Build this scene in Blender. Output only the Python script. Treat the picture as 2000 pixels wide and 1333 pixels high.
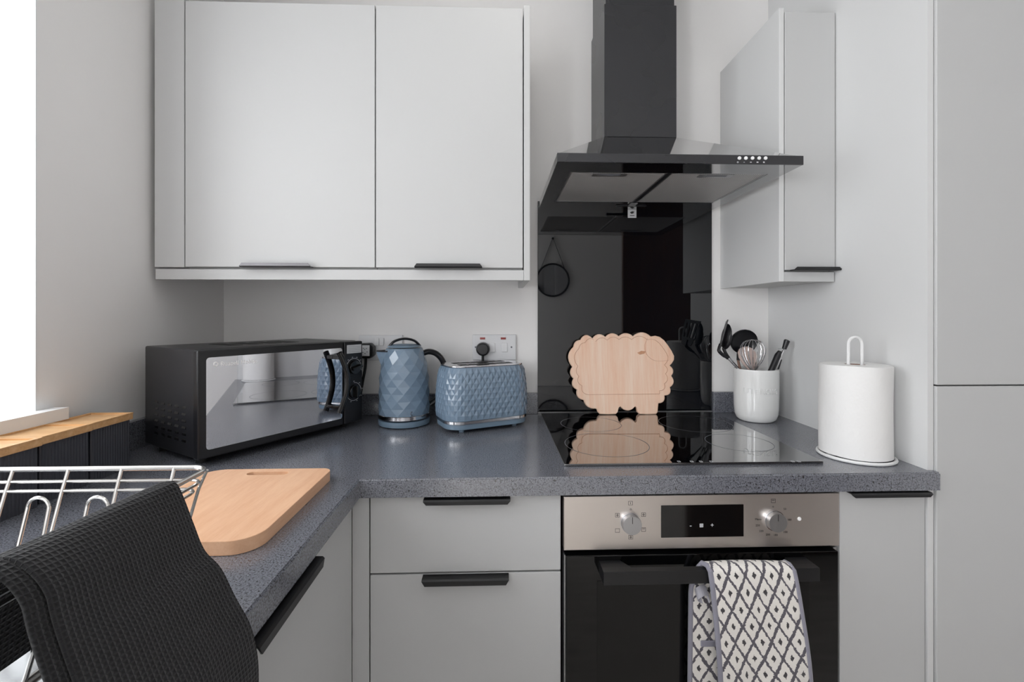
import bpy, bmesh, math, random
from mathutils import Vector, Matrix
random.seed(7)
PI = math.pi
for o in list(bpy.data.objects):
    bpy.data.objects.remove(o)
SC = bpy.context.scene
COL = SC.collection

# ------------------------------------------------------------------ camera
FPX, Y0, TH, ZC = 871.0, 618.6, 0.0334, 1.2431      # focal length (px of 2000), horizon row, yaw, eye height
cam = bpy.data.cameras.new('camera')
cam.sensor_width = 36.0
cam.lens = FPX / 2000 * 36
cam.shift_y = -(666.5 - Y0) / 2000
cam.clip_start = 0.02
camo = bpy.data.objects.new('camera', cam)
COL.objects.link(camo)
camo.location = (0, 0, ZC)
camo.rotation_euler = (PI / 2, 0, -TH)
SC.camera = camo

# ------------------------------------------------------------------ world, lights, exposure
SC.view_settings.view_transform = 'Standard'
SC.view_settings.look = 'None'
SC.view_settings.gamma = 1.0
SC.view_settings.use_curve_mapping = False
SC.view_settings.exposure = 0.78
wd = bpy.data.worlds.new('overcast_sky')
SC.world = wd
wd.use_nodes = True
wd.node_tree.nodes['Background'].inputs[0].default_value = (0.86, 0.93, 1.0, 1)
wd.node_tree.nodes['Background'].inputs[1].default_value = 1.0


def area(name, loc, rot, sx, sy, power, color=(1, 1, 1)):
    l = bpy.data.lights.new(name, 'AREA')
    l.shape = 'RECTANGLE'
    l.size, l.size_y = sx, sy
    l.energy = power
    l.color = color
    o = bpy.data.objects.new(name, l)
    COL.objects.link(o)
    o.location = loc
    o.rotation_euler = rot
    return o


area('window_daylight', (-1.16, 0.46, 1.60), (0, -PI / 2, 0), 1.0, .90, 8.5, (0.97, 0.985, 1.0))
area('glazed_door_daylight', (-1.16, -.95, 1.05), (0, -PI / 2, 0), 1.9, .72, 32, (0.97, 0.985, 1.0))  # added fill light from behind the camera, set in an added door


# ------------------------------------------------------------------ materials
def s2l(c):
    return tuple((v / 12.92 if v <= .04045 else ((v + .055) / 1.055) ** 2.4) for v in [x / 255 for x in c])


def rgb(*c):
    return s2l(c) + (1,)


MATS = {}


def mat(name, col, rough=.5, metal=0., **kw):
    m = bpy.data.materials.new(name)
    m.use_nodes = True
    b = m.node_tree.nodes['Principled BSDF']
    b.inputs['Base Color'].default_value = col
    b.inputs['Roughness'].default_value = rough
    b.inputs['Metallic'].default_value = metal
    for k, v in kw.items():
        b.inputs[k.replace('_', ' ')].default_value = v
    MATS[name] = m
    return m


def N(m, t, **kw):
    n = m.node_tree.nodes.new(t)
    for k, v in kw.items():
        setattr(n, k, v)
    return n


def L(m, a, b):
    m.node_tree.links.new(a, b)


def bsdf(m):
    return m.node_tree.nodes['Principled BSDF']


def coords(m, kind='Object', scale=(1, 1, 1), rot=(0, 0, 0)):
    tc = N(m, 'ShaderNodeTexCoord')
    mp = N(m, 'ShaderNodeMapping')
    mp.inputs['Scale'].default_value = scale
    mp.inputs['Rotation'].default_value = rot
    L(m, tc.outputs[kind], mp.inputs['Vector'])
    return mp.outputs['Vector']


def noise(m, vec, scale, detail=3, rough=.5):
    n = N(m, 'ShaderNodeTexNoise')
    n.inputs['Scale'].default_value = scale
    n.inputs['Detail'].default_value = detail
    n.inputs['Roughness'].default_value = rough
    L(m, vec, n.inputs['Vector'])
    return n.outputs['Fac']


def ramp(m, fac, stops):
    r = N(m, 'ShaderNodeValToRGB')
    e = r.color_ramp.elements
    while len(e) < len(stops):
        e.new(.5)
    for i, (p, c) in enumerate(stops):
        e[i].position = p
        e[i].color = c
    L(m, fac, r.inputs['Fac'])
    return r.outputs['Color']


def bump(m, h, strength=.1, dist=.001):
    b = N(m, 'ShaderNodeBump')
    b.inputs['Strength'].default_value = strength
    b.inputs['Distance'].default_value = dist
    L(m, h, b.inputs['Height'])
    L(m, b.outputs['Normal'], bsdf(m).inputs['Normal'])


def math_n(m, op, a, b=None, c=None):
    n = N(m, 'ShaderNodeMath', operation=op)
    for i, v in enumerate((a, b, c)):
        if v is None:
            continue
        if isinstance(v, (int, float)):
            n.inputs[i].default_value = v
        else:
            L(m, v, n.inputs[i])
    return n.outputs[0]


def mixc(m, fac, a, b):
    n = N(m, 'ShaderNodeMix', data_type='RGBA')
    for s, v in ((n.inputs[0], fac), (n.inputs[6], a), (n.inputs[7], b)):
        if isinstance(v, (tuple, list, float, int)):
            s.default_value = v
        else:
            L(m, v, s)
    return n.outputs[2]


m = mat('wall_paint', rgb(243, 241, 240), .7)
bump(m, noise(m, coords(m), 90, 4), .12, .0015)
m = mat('white_gloss_paint', rgb(240, 240, 240), .35)
bump(m, noise(m, coords(m), 60, 3), .1, .001)
m = mat('ceiling_paint', rgb(240, 240, 238), .8)
m = mat('floor_vinyl', rgb(190, 185, 180), .4)
L(m, ramp(m, noise(m, coords(m, scale=(1, 6, 1)), 6, 5), [(.3, rgb(186, 181, 175)), (.7, rgb(212, 207, 201))]), bsdf(m).inputs['Base Color'])
m = mat('cabinet_grey', rgb(199, 199, 199), .46, Specular_IOR_Level=.4)
bump(m, noise(m, coords(m), 30, 2), .03, .0006)
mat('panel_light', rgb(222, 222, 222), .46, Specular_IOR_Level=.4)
mat('cabinet_core', rgb(196, 196, 194), .5)
mat('gap_dark', rgb(30, 30, 32), .8)
mat('black_handle', rgb(22, 22, 24), .38)
mat('black_plastic', rgb(20, 20, 23), .3)
mat('black_satin', rgb(28, 28, 32), .34)
mat('black_gloss', rgb(12, 12, 13), .06, IOR=1.6)
mat('gunmetal', rgb(112, 110, 112), .4, .8)
mat('dark_rubber', rgb(18, 18, 19), .6)
mat('chrome', rgb(215, 215, 218), .12, 1.0)
mat('wire_steel', rgb(205, 203, 200), .22, 1.0)
mat('brushed_aluminium', rgb(190, 190, 192), .35, 1.0)
mat('mirror_glass', rgb(214, 214, 218), .02, 1.0)
mat('silver_mirror', rgb(225, 225, 228), .02, 1.0)
mat('white_plastic', rgb(228, 228, 230), .3)
mat('white_enamel', rgb(238, 238, 238), .35)
mat('neon_red', rgb(150, 40, 36), .25)
mat('ink_white', rgb(210, 210, 214), .5)
mat('ink_grey', rgb(120, 122, 128), .5)
mat('ink_dark', rgb(40, 38, 38), .5)
mat('ink_silver', rgb(252, 252, 252), .35)
mat('label_silver', rgb(205, 206, 208), .4)
mat('steel_sink', rgb(200, 203, 206), .25, 1.0)
mat('ceramic_white', rgb(236, 236, 235), .08, IOR=1.5)
mat('pink_silicone', rgb(222, 200, 192), .45)
mat('brown_wood_stick', rgb(150, 118, 104), .5)
mat('lamp_glow', rgb(255, 250, 240), .5)
b = bsdf(MATS['lamp_glow'])
b.inputs['Emission Color'].default_value = (1, .97, .93, 1)
b.inputs['Emission Strength'].default_value = 2.0  # glow of the added ceiling fill

m = mat('splash_glass', rgb(8, 10, 15), .015, IOR=1.66)
m = mat('hob_glass', rgb(5, 5, 6), .02, IOR=2.5, Coat_Weight=1.0, Coat_Roughness=.02, Coat_IOR=2.0)
m = mat('hood_gloss', rgb(14, 14, 17), .07, IOR=2.4, Coat_Weight=1.0, Coat_Roughness=.05, Coat_IOR=2.0)
bump(m, noise(m, coords(m), 14, 2), .02, .0006)
m = mat('hood_satin', rgb(36, 36, 40), .28, IOR=1.6)
v = noise(m, coords(m), 5, 2)
L(m, ramp(m, v, [(.3, (.26, .26, .26, 1)), (.7, (.30, .30, .30, 1))]), bsdf(m).inputs['Roughness'])
m = mat('oven_glass', rgb(8, 8, 9), .04, IOR=1.5)
m = mat('oven_window', rgb(13, 13, 13), .12, IOR=1.45)
m = mat('window_pane', (1, 1, 1, 1), 0)
nt = m.node_tree
tr = N(m, 'ShaderNodeBsdfTransparent')
gl = N(m, 'ShaderNodeBsdfGlossy')
gl.inputs['Roughness'].default_value = .02
mx = N(m, 'ShaderNodeMixShader')
mx.inputs[0].default_value = .06; L(m, tr.outputs[0], mx.inputs[1]); L(m, gl.outputs[0], mx.inputs[2])
L(m, mx.outputs[0], nt.nodes['Material Output'].inputs['Surface'])

# speckled laminate worktop
m = mat('worktop_laminate', rgb(84, 87, 94), .20, IOR=2.0)
cv = coords(m)
n1 = noise(m, cv, 420, 2, .6)
n2 = noise(m, cv, 230, 2, .6)
base = ramp(m, n1, [(.34, rgb(56, 57, 62)), (.47, rgb(110, 112, 120)), (.62, rgb(121, 123, 132)), (.78, rgb(150, 153, 161))])
blk = ramp(m, n2, [(.32, (1, 1, 1, 1)), (.37, (0, 0, 0, 1))])
L(m, mixc(m, blk, base, rgb(34, 34, 38)), bsdf(m).inputs['Base Color'])
bump(m, noise(m, cv, 160, 3), .012, .0006)


def wood(name, c1, c2, rot=(0, 0, 0), along=(1, 14, 14), rough=.42, scale=9, streak=None):
    m = mat(name, c1, rough)
    cv = coords(m, scale=along, rot=rot)
    a = noise(m, cv, scale, 5, .6)
    b2 = noise(m, cv, scale * 5, 4, .65)
    mixf = math_n(m, 'ADD', math_n(m, 'MULTIPLY', a, .65), math_n(m, 'MULTIPLY', b2, .35))
    st = [(.34, c2), (.62, c1)]
    if streak:
        st = [(.30, streak), (.42, c2), (.62, c1)]
    L(m, ramp(m, mixf, st), bsdf(m).inputs['Base Color'])
    bump(m, b2, .06, .0006)
    return m


wood('beech_board', rgb(240, 194, 158), rgb(228, 176, 138), along=(10, 1.2, 10), scale=6)
wood('sheep_wood', rgb(255, 226, 204), rgb(249, 208, 180), along=(16, 16, 1.0), scale=2.6, streak=rgb(238, 186, 154))
wood('sheep_groove', rgb(214, 160, 124), rgb(198, 142, 108), along=(16, 16, 1.0), scale=3.2)
wood('bamboo_lid', rgb(226, 184, 136), rgb(206, 156, 104), along=(3, 24, 24), scale=4)
wood('brown_door_wood', rgb(86, 52, 34), rgb(52, 31, 21), along=(14, 14, 1), scale=3, rough=.35)

m = mat('ribbed_black', rgb(62, 64, 72), .45)

m = mat('appliance_blue', rgb(118, 138, 158), .16, IOR=1.5, Coat_Weight=.5, Coat_Roughness=.06)
mat('appliance_blue_plain', rgb(112, 132, 150), .22, IOR=1.5)

# brushed stainless
m = mat('brushed_steel', rgb(222, 214, 208), .36, .95)
v = noise(m, coords(m, scale=(2, 2, 260)), 5, 4)
L(m, ramp(m, v, [(.3, (.30, .30, .30, 1)), (.7, (.37, .37, .37, 1))]), bsdf(m).inputs['Roughness'])
bump(m, v, .012, .0003)

# hood grease filter: fine woven mesh
m = mat('filter_mesh', rgb(178, 176, 174), .45, .25)
cv = coords(m)
w1 = N(m, 'ShaderNodeTexWave', wave_type='BANDS', bands_direction='DIAGONAL')
w1.inputs['Scale'].default_value = 110
L(m, cv, w1.inputs['Vector'])
mp2 = coords(m, scale=(-1, 1, 1))
w2 = N(m, 'ShaderNodeTexWave', wave_type='BANDS', bands_direction='DIAGONAL')
w2.inputs['Scale'].default_value = 110
L(m, mp2, w2.inputs['Vector'])
ww = math_n(m, 'MULTIPLY', w1.outputs['Fac'], w2.outputs['Fac'])
L(m, ramp(m, ww, [(.0, rgb(150, 148, 147)), (.6, rgb(225, 223, 221))]), bsdf(m).inputs['Base Color'])
bump(m, ww, .5, .001)

# paper towel
m = mat('kitchen_paper', rgb(240, 239, 238), .9)
cv = coords(m)
vo = N(m, 'ShaderNodeTexVoronoi')
vo.inputs['Scale'].default_value = 130
L(m, cv, vo.inputs['Vector'])
hh = math_n(m, 'ADD', math_n(m, 'MULTIPLY', vo.outputs['Distance'], .5), math_n(m, 'MULTIPLY', noise(m, cv, 26, 3), 1.6))
bump(m, hh, .25, .003)

# waffle towel (uv in metres)
m = mat('waffle_cotton', rgb(44, 43, 48), .85, Sheen_Weight=.1, Sheen_Roughness=.5)
tc = N(m, 'ShaderNodeTexCoord')
sp = N(m, 'ShaderNodeSeparateXYZ')
L(m, tc.outputs['UV'], sp.inputs[0])
CELL = .0046


def tri(m, x, cell):
    f = math_n(m, 'FRACT', math_n(m, 'DIVIDE', x, cell))
    return math_n(m, 'MULTIPLY', math_n(m, 'ABSOLUTE', math_n(m, 'SUBTRACT', f, .5)), 2.0)


hu = tri(m, sp.outputs[0], CELL)
hv = tri(m, sp.outputs[1], CELL)
hm = math_n(m, 'MAXIMUM', math_n(m, 'POWER', hu, 2.0), math_n(m, 'POWER', hv, 2.0))
bump(m, hm, .9, .0024)
L(m, ramp(m, hm, [(.15, rgb(12, 11, 14)), (.95, rgb(31, 30, 35))]), bsdf(m).inputs['Base Color'])

# oven glove print (uv in metres)
m = mat('diamond_print_cotton', rgb(236, 232, 226), .85, Sheen_Weight=.2)
tc = N(m, 'ShaderNodeTexCoord')
sp = N(m, 'ShaderNodeSeparateXYZ')
L(m, tc.outputs['UV'], sp.inputs[0])
nz = noise(m, tc.outputs['UV'], 140, 2)
nz2 = noise(m, tc.outputs['UV'], 420, 2)
wob = math_n(m, 'MULTIPLY', math_n(m, 'SUBTRACT', nz, .5), .22)
U = math_n(m, 'DIVIDE', sp.outputs[0], .0345)
V = math_n(m, 'DIVIDE', sp.outputs[1], .064)
A = math_n(m, 'FRACT', math_n(m, 'ADD', math_n(m, 'ADD', U, V), wob))
Bv = math_n(m, 'FRACT', math_n(m, 'ADD', math_n(m, 'SUBTRACT', U, V), wob))
da = math_n(m, 'ABSOLUTE', math_n(m, 'SUBTRACT', A, .5))
db = math_n(m, 'ABSOLUTE', math_n(m, 'SUBTRACT', Bv, .5))
edge = math_n(m, 'ADD', math_n(m, 'MULTIPLY', math_n(m, 'SUBTRACT', nz2, .5), .10), .412)
la = math_n(m, 'GREATER_THAN', da, edge)
lb = math_n(m, 'GREATER_THAN', db, math_n(m, 'ADD', edge, .02))
lines = math_n(m, 'MAXIMUM', la, lb)
dot = math_n(m, 'LESS_THAN', math_n(m, 'MAXIMUM', da, db), math_n(m, 'ADD', math_n(m, 'MULTIPLY', math_n(m, 'SUBTRACT', nz2, .5), .12), .115))
c0 = mixc(m, lines, rgb(236, 231, 225), rgb(92, 88, 96))
c1 = mixc(m, dot, c0, rgb(66, 63, 66))
L(m, c1, bsdf(m).inputs['Base Color'])
bump(m, noise(m, tc.outputs['UV'], 45, 3), .5, .006)
m = mat('grey_binding', rgb(140, 138, 150), .85, Sheen_Weight=.3)
bump(m, noise(m, coords(m), 300, 2), .2, .001)
m = mat('grey_terry', rgb(170, 168, 176), .9)


# ------------------------------------------------------------------ geometry helpers
def NB():
    return bmesh.new()


def box(bm, x0, x1, y0, y1, z0, z1, mx=None):
    r = bmesh.ops.create_cube(bm, size=1)
    vs = r['verts']
    for v in vs:
        v.co = Vector((x0 + (v.co.x + .5) * (x1 - x0), y0 + (v.co.y + .5) * (y1 - y0), z0 + (v.co.z + .5) * (z1 - z0)))
    if mx:
        bmesh.ops.transform(bm, matrix=mx, verts=vs)
    return vs


def bev(bm, w, seg=2, ang=None):
    es = [e for e in bm.edges if ang is None or (len(e.link_faces) == 2 and e.calc_face_angle(0) > ang)]
    bmesh.ops.bevel(bm, geom=es, offset=w, segments=seg, affect='EDGES', profile=.5, clamp_overlap=True)


def bbox(x0, x1, y0, y1, z0, z1, w=.002, seg=2):
    bm = NB()
    box(bm, x0, x1, y0, y1, z0, z1)
    if w:
        bev(bm, w, seg)
    return bm


def prism(bm, pts, z0, z1):
    """polygon (x, y) list extruded in z"""
    lo = [bm.verts.new((p[0], p[1], z0)) for p in pts]
    hi = [bm.verts.new((p[0], p[1], z1)) for p in pts]
    n = len(pts)
    bm.faces.new(lo[::-1])
    bm.faces.new(hi)
    for i in range(n):
        bm.faces.new((lo[i], lo[(i + 1) % n], hi[(i + 1) % n], hi[i]))
    bmesh.ops.recalc_face_normals(bm, faces=bm.faces[:])
    return lo + hi


def rrect(x0, x1, y0, y1, r, n=6):
    out = []
    for cx, cy, a0 in ((x1 - r, y1 - r, 0), (x0 + r, y1 - r, PI / 2), (x0 + r, y0 + r, PI), (x1 - r, y0 + r, 3 * PI / 2)):
        for i in range(n + 1):
            a = a0 + PI / 2 * i / n
            out.append((cx + r * math.cos(a), cy + r * math.sin(a)))
    return out


def lathe(bm, prof, n=48, c=(0, 0), cap0=True, cap1=True):
    rings = []
    for r, z in prof:
        rings.append([bm.verts.new((c[0] + r * math.cos(2 * PI * i / n), c[1] + r * math.sin(2 * PI * i / n), z)) for i in range(n)])
    for a, b_ in zip(rings, rings[1:]):
        for i in range(n):
            bm.faces.new((a[i], a[(i + 1) % n], b_[(i + 1) % n], b_[i]))
    if cap0:
        bm.faces.new(rings[0][::-1])
    if cap1:
        bm.faces.new(rings[-1])
    bmesh.ops.recalc_face_normals(bm, faces=bm.faces[:])


def tube(bm, pts, r, n=8, closed=False, caps=True, flat=None):
    """sweep a circle (or a per-point radius list) along pts; flat = (a, b) squashes the section"""
    P = [Vector(p) for p in pts]
    k = len(P)
    rr = r if isinstance(r, (list, tuple)) else [r] * k
    rings = []
    prev = None
    for i in range(k):
        if closed:
            t = (P[(i + 1) % k] - P[i - 1]).normalized()
        else:
            t = (P[min(i + 1, k - 1)] - P[max(i - 1, 0)]).normalized()
        if prev is None:
            ref = Vector((0, 0, 1)) if abs(t.z) < .9 else Vector((1, 0, 0))
            u = t.cross(ref).normalized()
        else:
            u = (prev - t * prev.dot(t)).normalized()
        prev = u
        w = t.cross(u)
        fa, fb = flat if flat else (1, 1)
        rings.append([bm.verts.new(P[i] + (u * math.cos(2 * PI * j / n) * fa + w * math.sin(2 * PI * j / n) * fb) * rr[i]) for j in range(n)])
    m_ = k if closed else k - 1
    for i in range(m_):
        a, b_ = rings[i], rings[(i + 1) % k]
        for j in range(n):
            bm.faces.new((a[j], a[(j + 1) % n], b_[(j + 1) % n], b_[j]))
    if caps and not closed:
        bm.faces.new(rings[0][::-1])
        bm.faces.new(rings[-1])
    bmesh.ops.recalc_face_normals(bm, faces=bm.faces[:])


def smooth_path(pts, sub=6, closed=False):
    P = [Vector(p) for p in pts]
    n = len(P)
    out = []
    rng = range(n if closed else n - 1)
    for i in rng:
        if closed:
            p0, p1, p2, p3 = P[i - 1], P[i], P[(i + 1) % n], P[(i + 2) % n]
        else:
            p0, p1, p2, p3 = P[max(i - 1, 0)], P[i], P[i + 1], P[min(i + 2, n - 1)]
        for s in range(sub):
            t = s / sub
            out.append(.5 * ((2 * p1) + (-p0 + p2) * t + (2 * p0 - 5 * p1 + 4 * p2 - p3) * t * t + (-p0 + 3 * p1 - 3 * p2 + p3) * t ** 3))
    if not closed:
        out.append(P[-1])
    return out


def sphere(bm, c, rx, ry, rz, u=24, v=14, rot=None):
    r = bmesh.ops.create_uvsphere(bm, u_segments=u, v_segments=v, radius=1)
    mx = Matrix.Translation(c) @ (rot or Matrix.Identity(4)) @ Matrix.Diagonal((rx, ry, rz, 1))
    bmesh.ops.transform(bm, matrix=mx, verts=r['verts'])
    return r['verts']


def cyl(bm, c, axis, r, h, n=32, r2=None):
    """cylinder starting at c, along axis, height h"""
    ax = Vector(axis).normalized()
    res = bmesh.ops.create_cone(bm, cap_ends=True, segments=n, radius1=r, radius2=r if r2 is None else r2, depth=h)
    q = Vector((0, 0, 1)).rotation_difference(ax).to_matrix().to_4x4()
    bmesh.ops.transform(bm, matrix=Matrix.Translation(Vector(c) + ax * h / 2) @ q, verts=res['verts'])
    return res['verts']


def root_loc(p):
    v = Vector((0, 0, 0))
    while p is not None:
        v += p.location
        p = p.parent
    return v


def obj(name, bm, material, parent=None, world=False, smooth=None):
    """link bm as one mesh object; world=True: verts are in world coordinates"""
    if world and parent is not None:
        bmesh.ops.translate(bm, vec=-root_loc(parent), verts=bm.verts[:])
    me = bpy.data.meshes.new(name)
    if smooth:
        for f in bm.faces:
            f.smooth = True
        for e in bm.edges:
            if len(e.link_faces) == 2 and e.calc_face_angle(0) > smooth:
                e.smooth = False
    bm.to_mesh(me)
    bm.free()
    me.materials.append(MATS[material])
    o = bpy.data.objects.new(name, me)
    COL.objects.link(o)
    o.parent = parent
    if smooth:
        wn = o.modifiers.new('weighted', 'WEIGHTED_NORMAL')
        wn.keep_sharp = True
    return o


SM = math.radians(35)


def tag(o, label, cat=None, group=None, kind=None):
    o['label'] = label
    if cat:
        o['category'] = cat
    if group:
        o['group'] = group
    if kind:
        o['kind'] = kind
    return o


def thing(name, label, cat, loc=(0, 0, 0), rotz=0, group=None):
    o = bpy.data.objects.new(name, None)
    o.empty_display_size = .05
    COL.objects.link(o)
    o.location = loc
    o.rotation_euler = (0, 0, rotz)
    return tag(o, label, cat, group)


def copy_part(o, parent, loc=None):
    c = o.copy()
    COL.objects.link(c)
    c.parent = parent
    if loc is not None:
        c.location = loc
    return c


def text_bm(s, size, depth=.0002, align='LEFT', res=2):
    cu = bpy.data.curves.new('t', 'FONT')
    cu.body = s
    cu.size = size
    cu.align_x = align
    cu.align_y = 'CENTER'
    cu.extrude = depth
    cu.resolution_u = res
    o = bpy.data.objects.new('t', cu)
    COL.objects.link(o)
    dg = bpy.context.evaluated_depsgraph_get()
    me = bpy.data.meshes.new_from_object(o.evaluated_get(dg))
    bm = NB()
    bm.from_mesh(me)
    bpy.data.objects.remove(o)
    bpy.data.curves.remove(cu)
    bpy.data.meshes.remove(me)
    return bm


def place(bm, mx):
    bmesh.ops.transform(bm, matrix=mx, verts=bm.verts[:])
    return bm


UPRIGHT = Matrix.Rotation(PI / 2, 4, 'X')      # flat drawing (x, y) -> (x, z), facing -Y


# photo pixel -> world point on a known plane
def ray(px, py):
    a = (px - 1000) / FPX
    c, s = math.cos(TH), math.sin(TH)
    return Vector((a * c + s, c - a * s, (Y0 - py) / FPX))


def onY(px, py, y):
    d = ray(px, py)
    return Vector((0, 0, ZC)) + d * (y / d.y)


def onX(px, py, x):
    d = ray(px, py)
    return Vector((0, 0, ZC)) + d * (x / d.x)


def onZ(px, py, z):
    d = ray(px, py)
    return Vector((0, 0, ZC)) + d * ((z - ZC) / d.z)


# ------------------------------------------------------------------ the room
WT = .91            # worktop height
YB = 1.535          # back wall
XL = -.921          # left wall
XR = 1.85           # far right wall (beyond the tall unit)
YR = -1.55          # wall behind the camera
ZT = 2.42           # ceiling


def struct(name, bm, material, label, parent=None, **kw):
    o = obj(name, bm, material, parent, **kw)
    if parent is None:
        tag(o, label, 'wall' if 'wall' in name else name.split('_')[0], kind='structure')
    return o


bm = NB(); box(bm, XL - .22, XR + .1, YR - .1, YB + .1, -.05, 0)
struct('floor', bm, 'floor_vinyl', 'grey vinyl floor under the kitchen units')
bm = NB(); box(bm, XL - .22, XR + .1, YR - .1, YB + .1, ZT, ZT + .05)
struct('ceiling', bm, 'ceiling_paint', 'plain white ceiling above the kitchen')
bm = NB(); box(bm, XL - .22, XR + .1, YB, YB + .1, 0, ZT)
struct('wall_back', bm, 'wall_paint', 'plain off-white wall behind the hob and wall cabinets')
WY0, WY1, WZ0, WZ1 = -.02, .924, 1.03, 2.12      # window opening
bm = NB()
GY0, GY1, GZ1 = -1.33, -.57, 2.04          # opening for the added glazed door, unseen behind the camera
for a in ((YR, GY0, 0, ZT), (GY1, WY0, 0, ZT), (GY0, GY1, GZ1, ZT), (WY1, YB, 0, ZT), (WY0, WY1, 0, WZ0), (WY0, WY1, WZ1, ZT)):
    box(bm, XL - .22, XL, a[0], a[1], a[2], a[3])
struct('wall_left', bm, 'wall_paint', 'off-white wall on the left holding the bright window')
bm = NB()
box(bm, XR, XR + .1, YR, -.43 - .80, 0, ZT); box(bm, XR, XR + .1, -.40, YB, 0, ZT); box(bm, XR, XR + .1, -.43 - .80, -.40, 2.04, ZT)
struct('wall_right', bm, 'wall_paint', 'off-white wall with the doorway beyond the tall unit')
bm = NB(); box(bm, XL - .22, XR + .1, YR - .1, YR, 0, ZT)
struct('wall_rear', bm, 'wall_paint', 'off-white wall behind the camera carrying the round mirror')
bm = NB(); box(bm, XR + .1, XR + 1.0, -1.4, -1.3, 0, ZT); box(bm, XR + .1, XR + 1.0, -.3, -.2, 0, ZT); box(bm, XR + 1.0, XR + 1.1, -1.4, -.2, 0, ZT); box(bm, XR + .1, XR + 1.1, -1.4, -.2, ZT, ZT + .05); box(bm, XR + .1, XR + 1.1, -1.4, -.2, -.05, 0)
struct('wall_hall', bm, 'wall_paint', 'off-white hallway walls beyond the doorway')

# window_1: white frame, two panes, deep white reveal and a sill board
win = thing('window_1', 'bright window in a deep white reveal at the left edge', 'window', (XL - .17, (WY0 + WY1) / 2, WZ0))
win['kind'] = 'structure'
bm = NB()
fx0, fx1 = XL - .20, XL - .14
for a in ((WY0, WY1, WZ0, WZ0 + .06), (WY0, WY1, WZ1 - .06, WZ1)):
    box(bm, fx0, fx1, a[0], a[1], a[2], a[3])
for y in (WY0, (WY0 + WY1) / 2 - .03, WY1 - .06):
    box(bm, fx0, fx1, y, y + .06, WZ0 + .06, WZ1 - .06)
obj('window_frame', bm, 'white_gloss_paint', win, world=True)
ym = (WY0 + WY1) / 2
for a, b_ in ((WY0 + .06, ym - .03), (ym + .03, WY1 - .06)):
    bm = NB(); box(bm, XL - .172, XL - .166, a, b_, WZ0 + .06, WZ1 - .06)
    obj('pane', bm, 'window_pane', win, world=True)
# painted reveal linings (far and near jamb, head)
bm = NB()
box(bm, fx1, XL + .0005, WY1 - .003, WY1, WZ0, WZ1)
obj('reveal_lining', bm, 'white_gloss_paint', win, world=True)
bm = NB()
prism(bm, [(fx1, WY0), (XL + .031, WY0), (XL + .031, .958), (XL + .0005, .958), (XL + .0005, WY1 - .0035), (fx1, WY1 - .0035)], 1.0305, 1.0545)
obj('window_sill', bm, 'white_gloss_paint', win, world=True)
gd = thing('door_2', 'white glazed back door in the left wall behind the camera', 'door', (XL - .1, (GY0 + GY1) / 2, 0))  # added so fill light reaches the wall under the wall cabinets
gd['kind'] = 'structure'
bm = NB()
for a in ((GY0, GY0 + .05, .001, GZ1), (GY1 - .05, GY1, .001, GZ1), (GY0 + .05, GY1 - .05, .001, .10), (GY0 + .05, GY1 - .05, GZ1 - .05, GZ1)):
    box(bm, fx0, fx1, a[0], a[1], a[2], a[3])
obj('door_frame', bm, 'white_gloss_paint', gd, world=True)
bm = NB(); box(bm, XL - .172, XL - .166, GY0 + .05, GY1 - .05, .10, GZ1 - .05)
obj('pane', bm, 'window_pane', gd, world=True)

# open brown door behind the camera (seen in the black glass)
dr = thing('door_1', 'open brown wooden door reflected in the black splashback', 'door', (XR - .08, -.42, 0))
dr['kind'] = 'structure'
obj('door_leaf', bbox(.985, XR - .04, -.44, -.40, .01, 2.0, .003), 'brown_door_wood', dr, world=True)
bm = NB(); cyl(bm, (1.05, -.40, 1.0), (0, 1, 0), .012, .045); cyl(bm, (1.05, -.362, 1.0), (1, 0, 0), .009, .11)
obj('door_handle', bm, 'chrome', dr, world=True, smooth=SM)
for z in (.25, 1.75):
    bm = NB(); cyl(bm, (XR - .035, -.395, z), (0, 0, 1), .006, .09)
    obj('hinge', bm, 'brushed_aluminium', dr, world=True, smooth=SM)

# round mirror on a strap, reflected in the splashback
mc = Vector((.575, YR + .02, 1.62))
mr = thing('round_mirror', 'round black-framed mirror hanging on a strap, seen reflected in the splashback', 'mirror', (mc.x, YR, mc.z))
bm = NB(); cyl(bm, (mc.x, YR + .003, mc.z), (0, 1, 0), .160, .012, 48)
obj('mirror_plate', bm, 'silver_mirror', mr, world=True, smooth=SM)
bm = NB(); tube(bm, [(mc.x + .166 * math.cos(t * PI / 32), YR + .012, mc.z + .166 * math.sin(t * PI / 32)) for t in range(64)], .010, 8, True)
obj('frame', bm, 'black_satin', mr, world=True, smooth=SM)
for s in (-1, 1):
    bm = NB(); tube(bm, [(mc.x + s * .125, YR + .012, mc.z + .115), (mc.x + s * .004, YR + .012, mc.z + .43)], .006, 6, flat=(1, .4))
    obj('strap', bm, 'black_satin', mr, world=True)
bm = NB(); cyl(bm, (mc.x, YR + .0005, mc.z + .43), (0, 1, 0), .012, .025, 20)
obj('peg', bm, 'black_satin', mr, world=True, smooth=SM)

# added ceiling fill lamp, out of view, lifts the worktop and walls
cl = thing('ceiling_light', 'round flush ceiling light above the middle of the kitchen', 'lamp', (.12, .84, ZT))
bm = NB(); lathe(bm, [(.17, ZT - .0005), (.175, ZT - .03), (.16, ZT - .035)], 48, (.12, .84))
obj('lamp_base', bm, 'white_plastic', cl, world=True, smooth=SM)
bm = NB(); lathe(bm, [(.158, ZT - .0355), (.15, ZT - .06), (.11, ZT - .078), (.05, ZT - .086)], 48, (.12, .84))
obj('diffuser', bm, 'lamp_glow', cl, world=True, smooth=SM)


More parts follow.
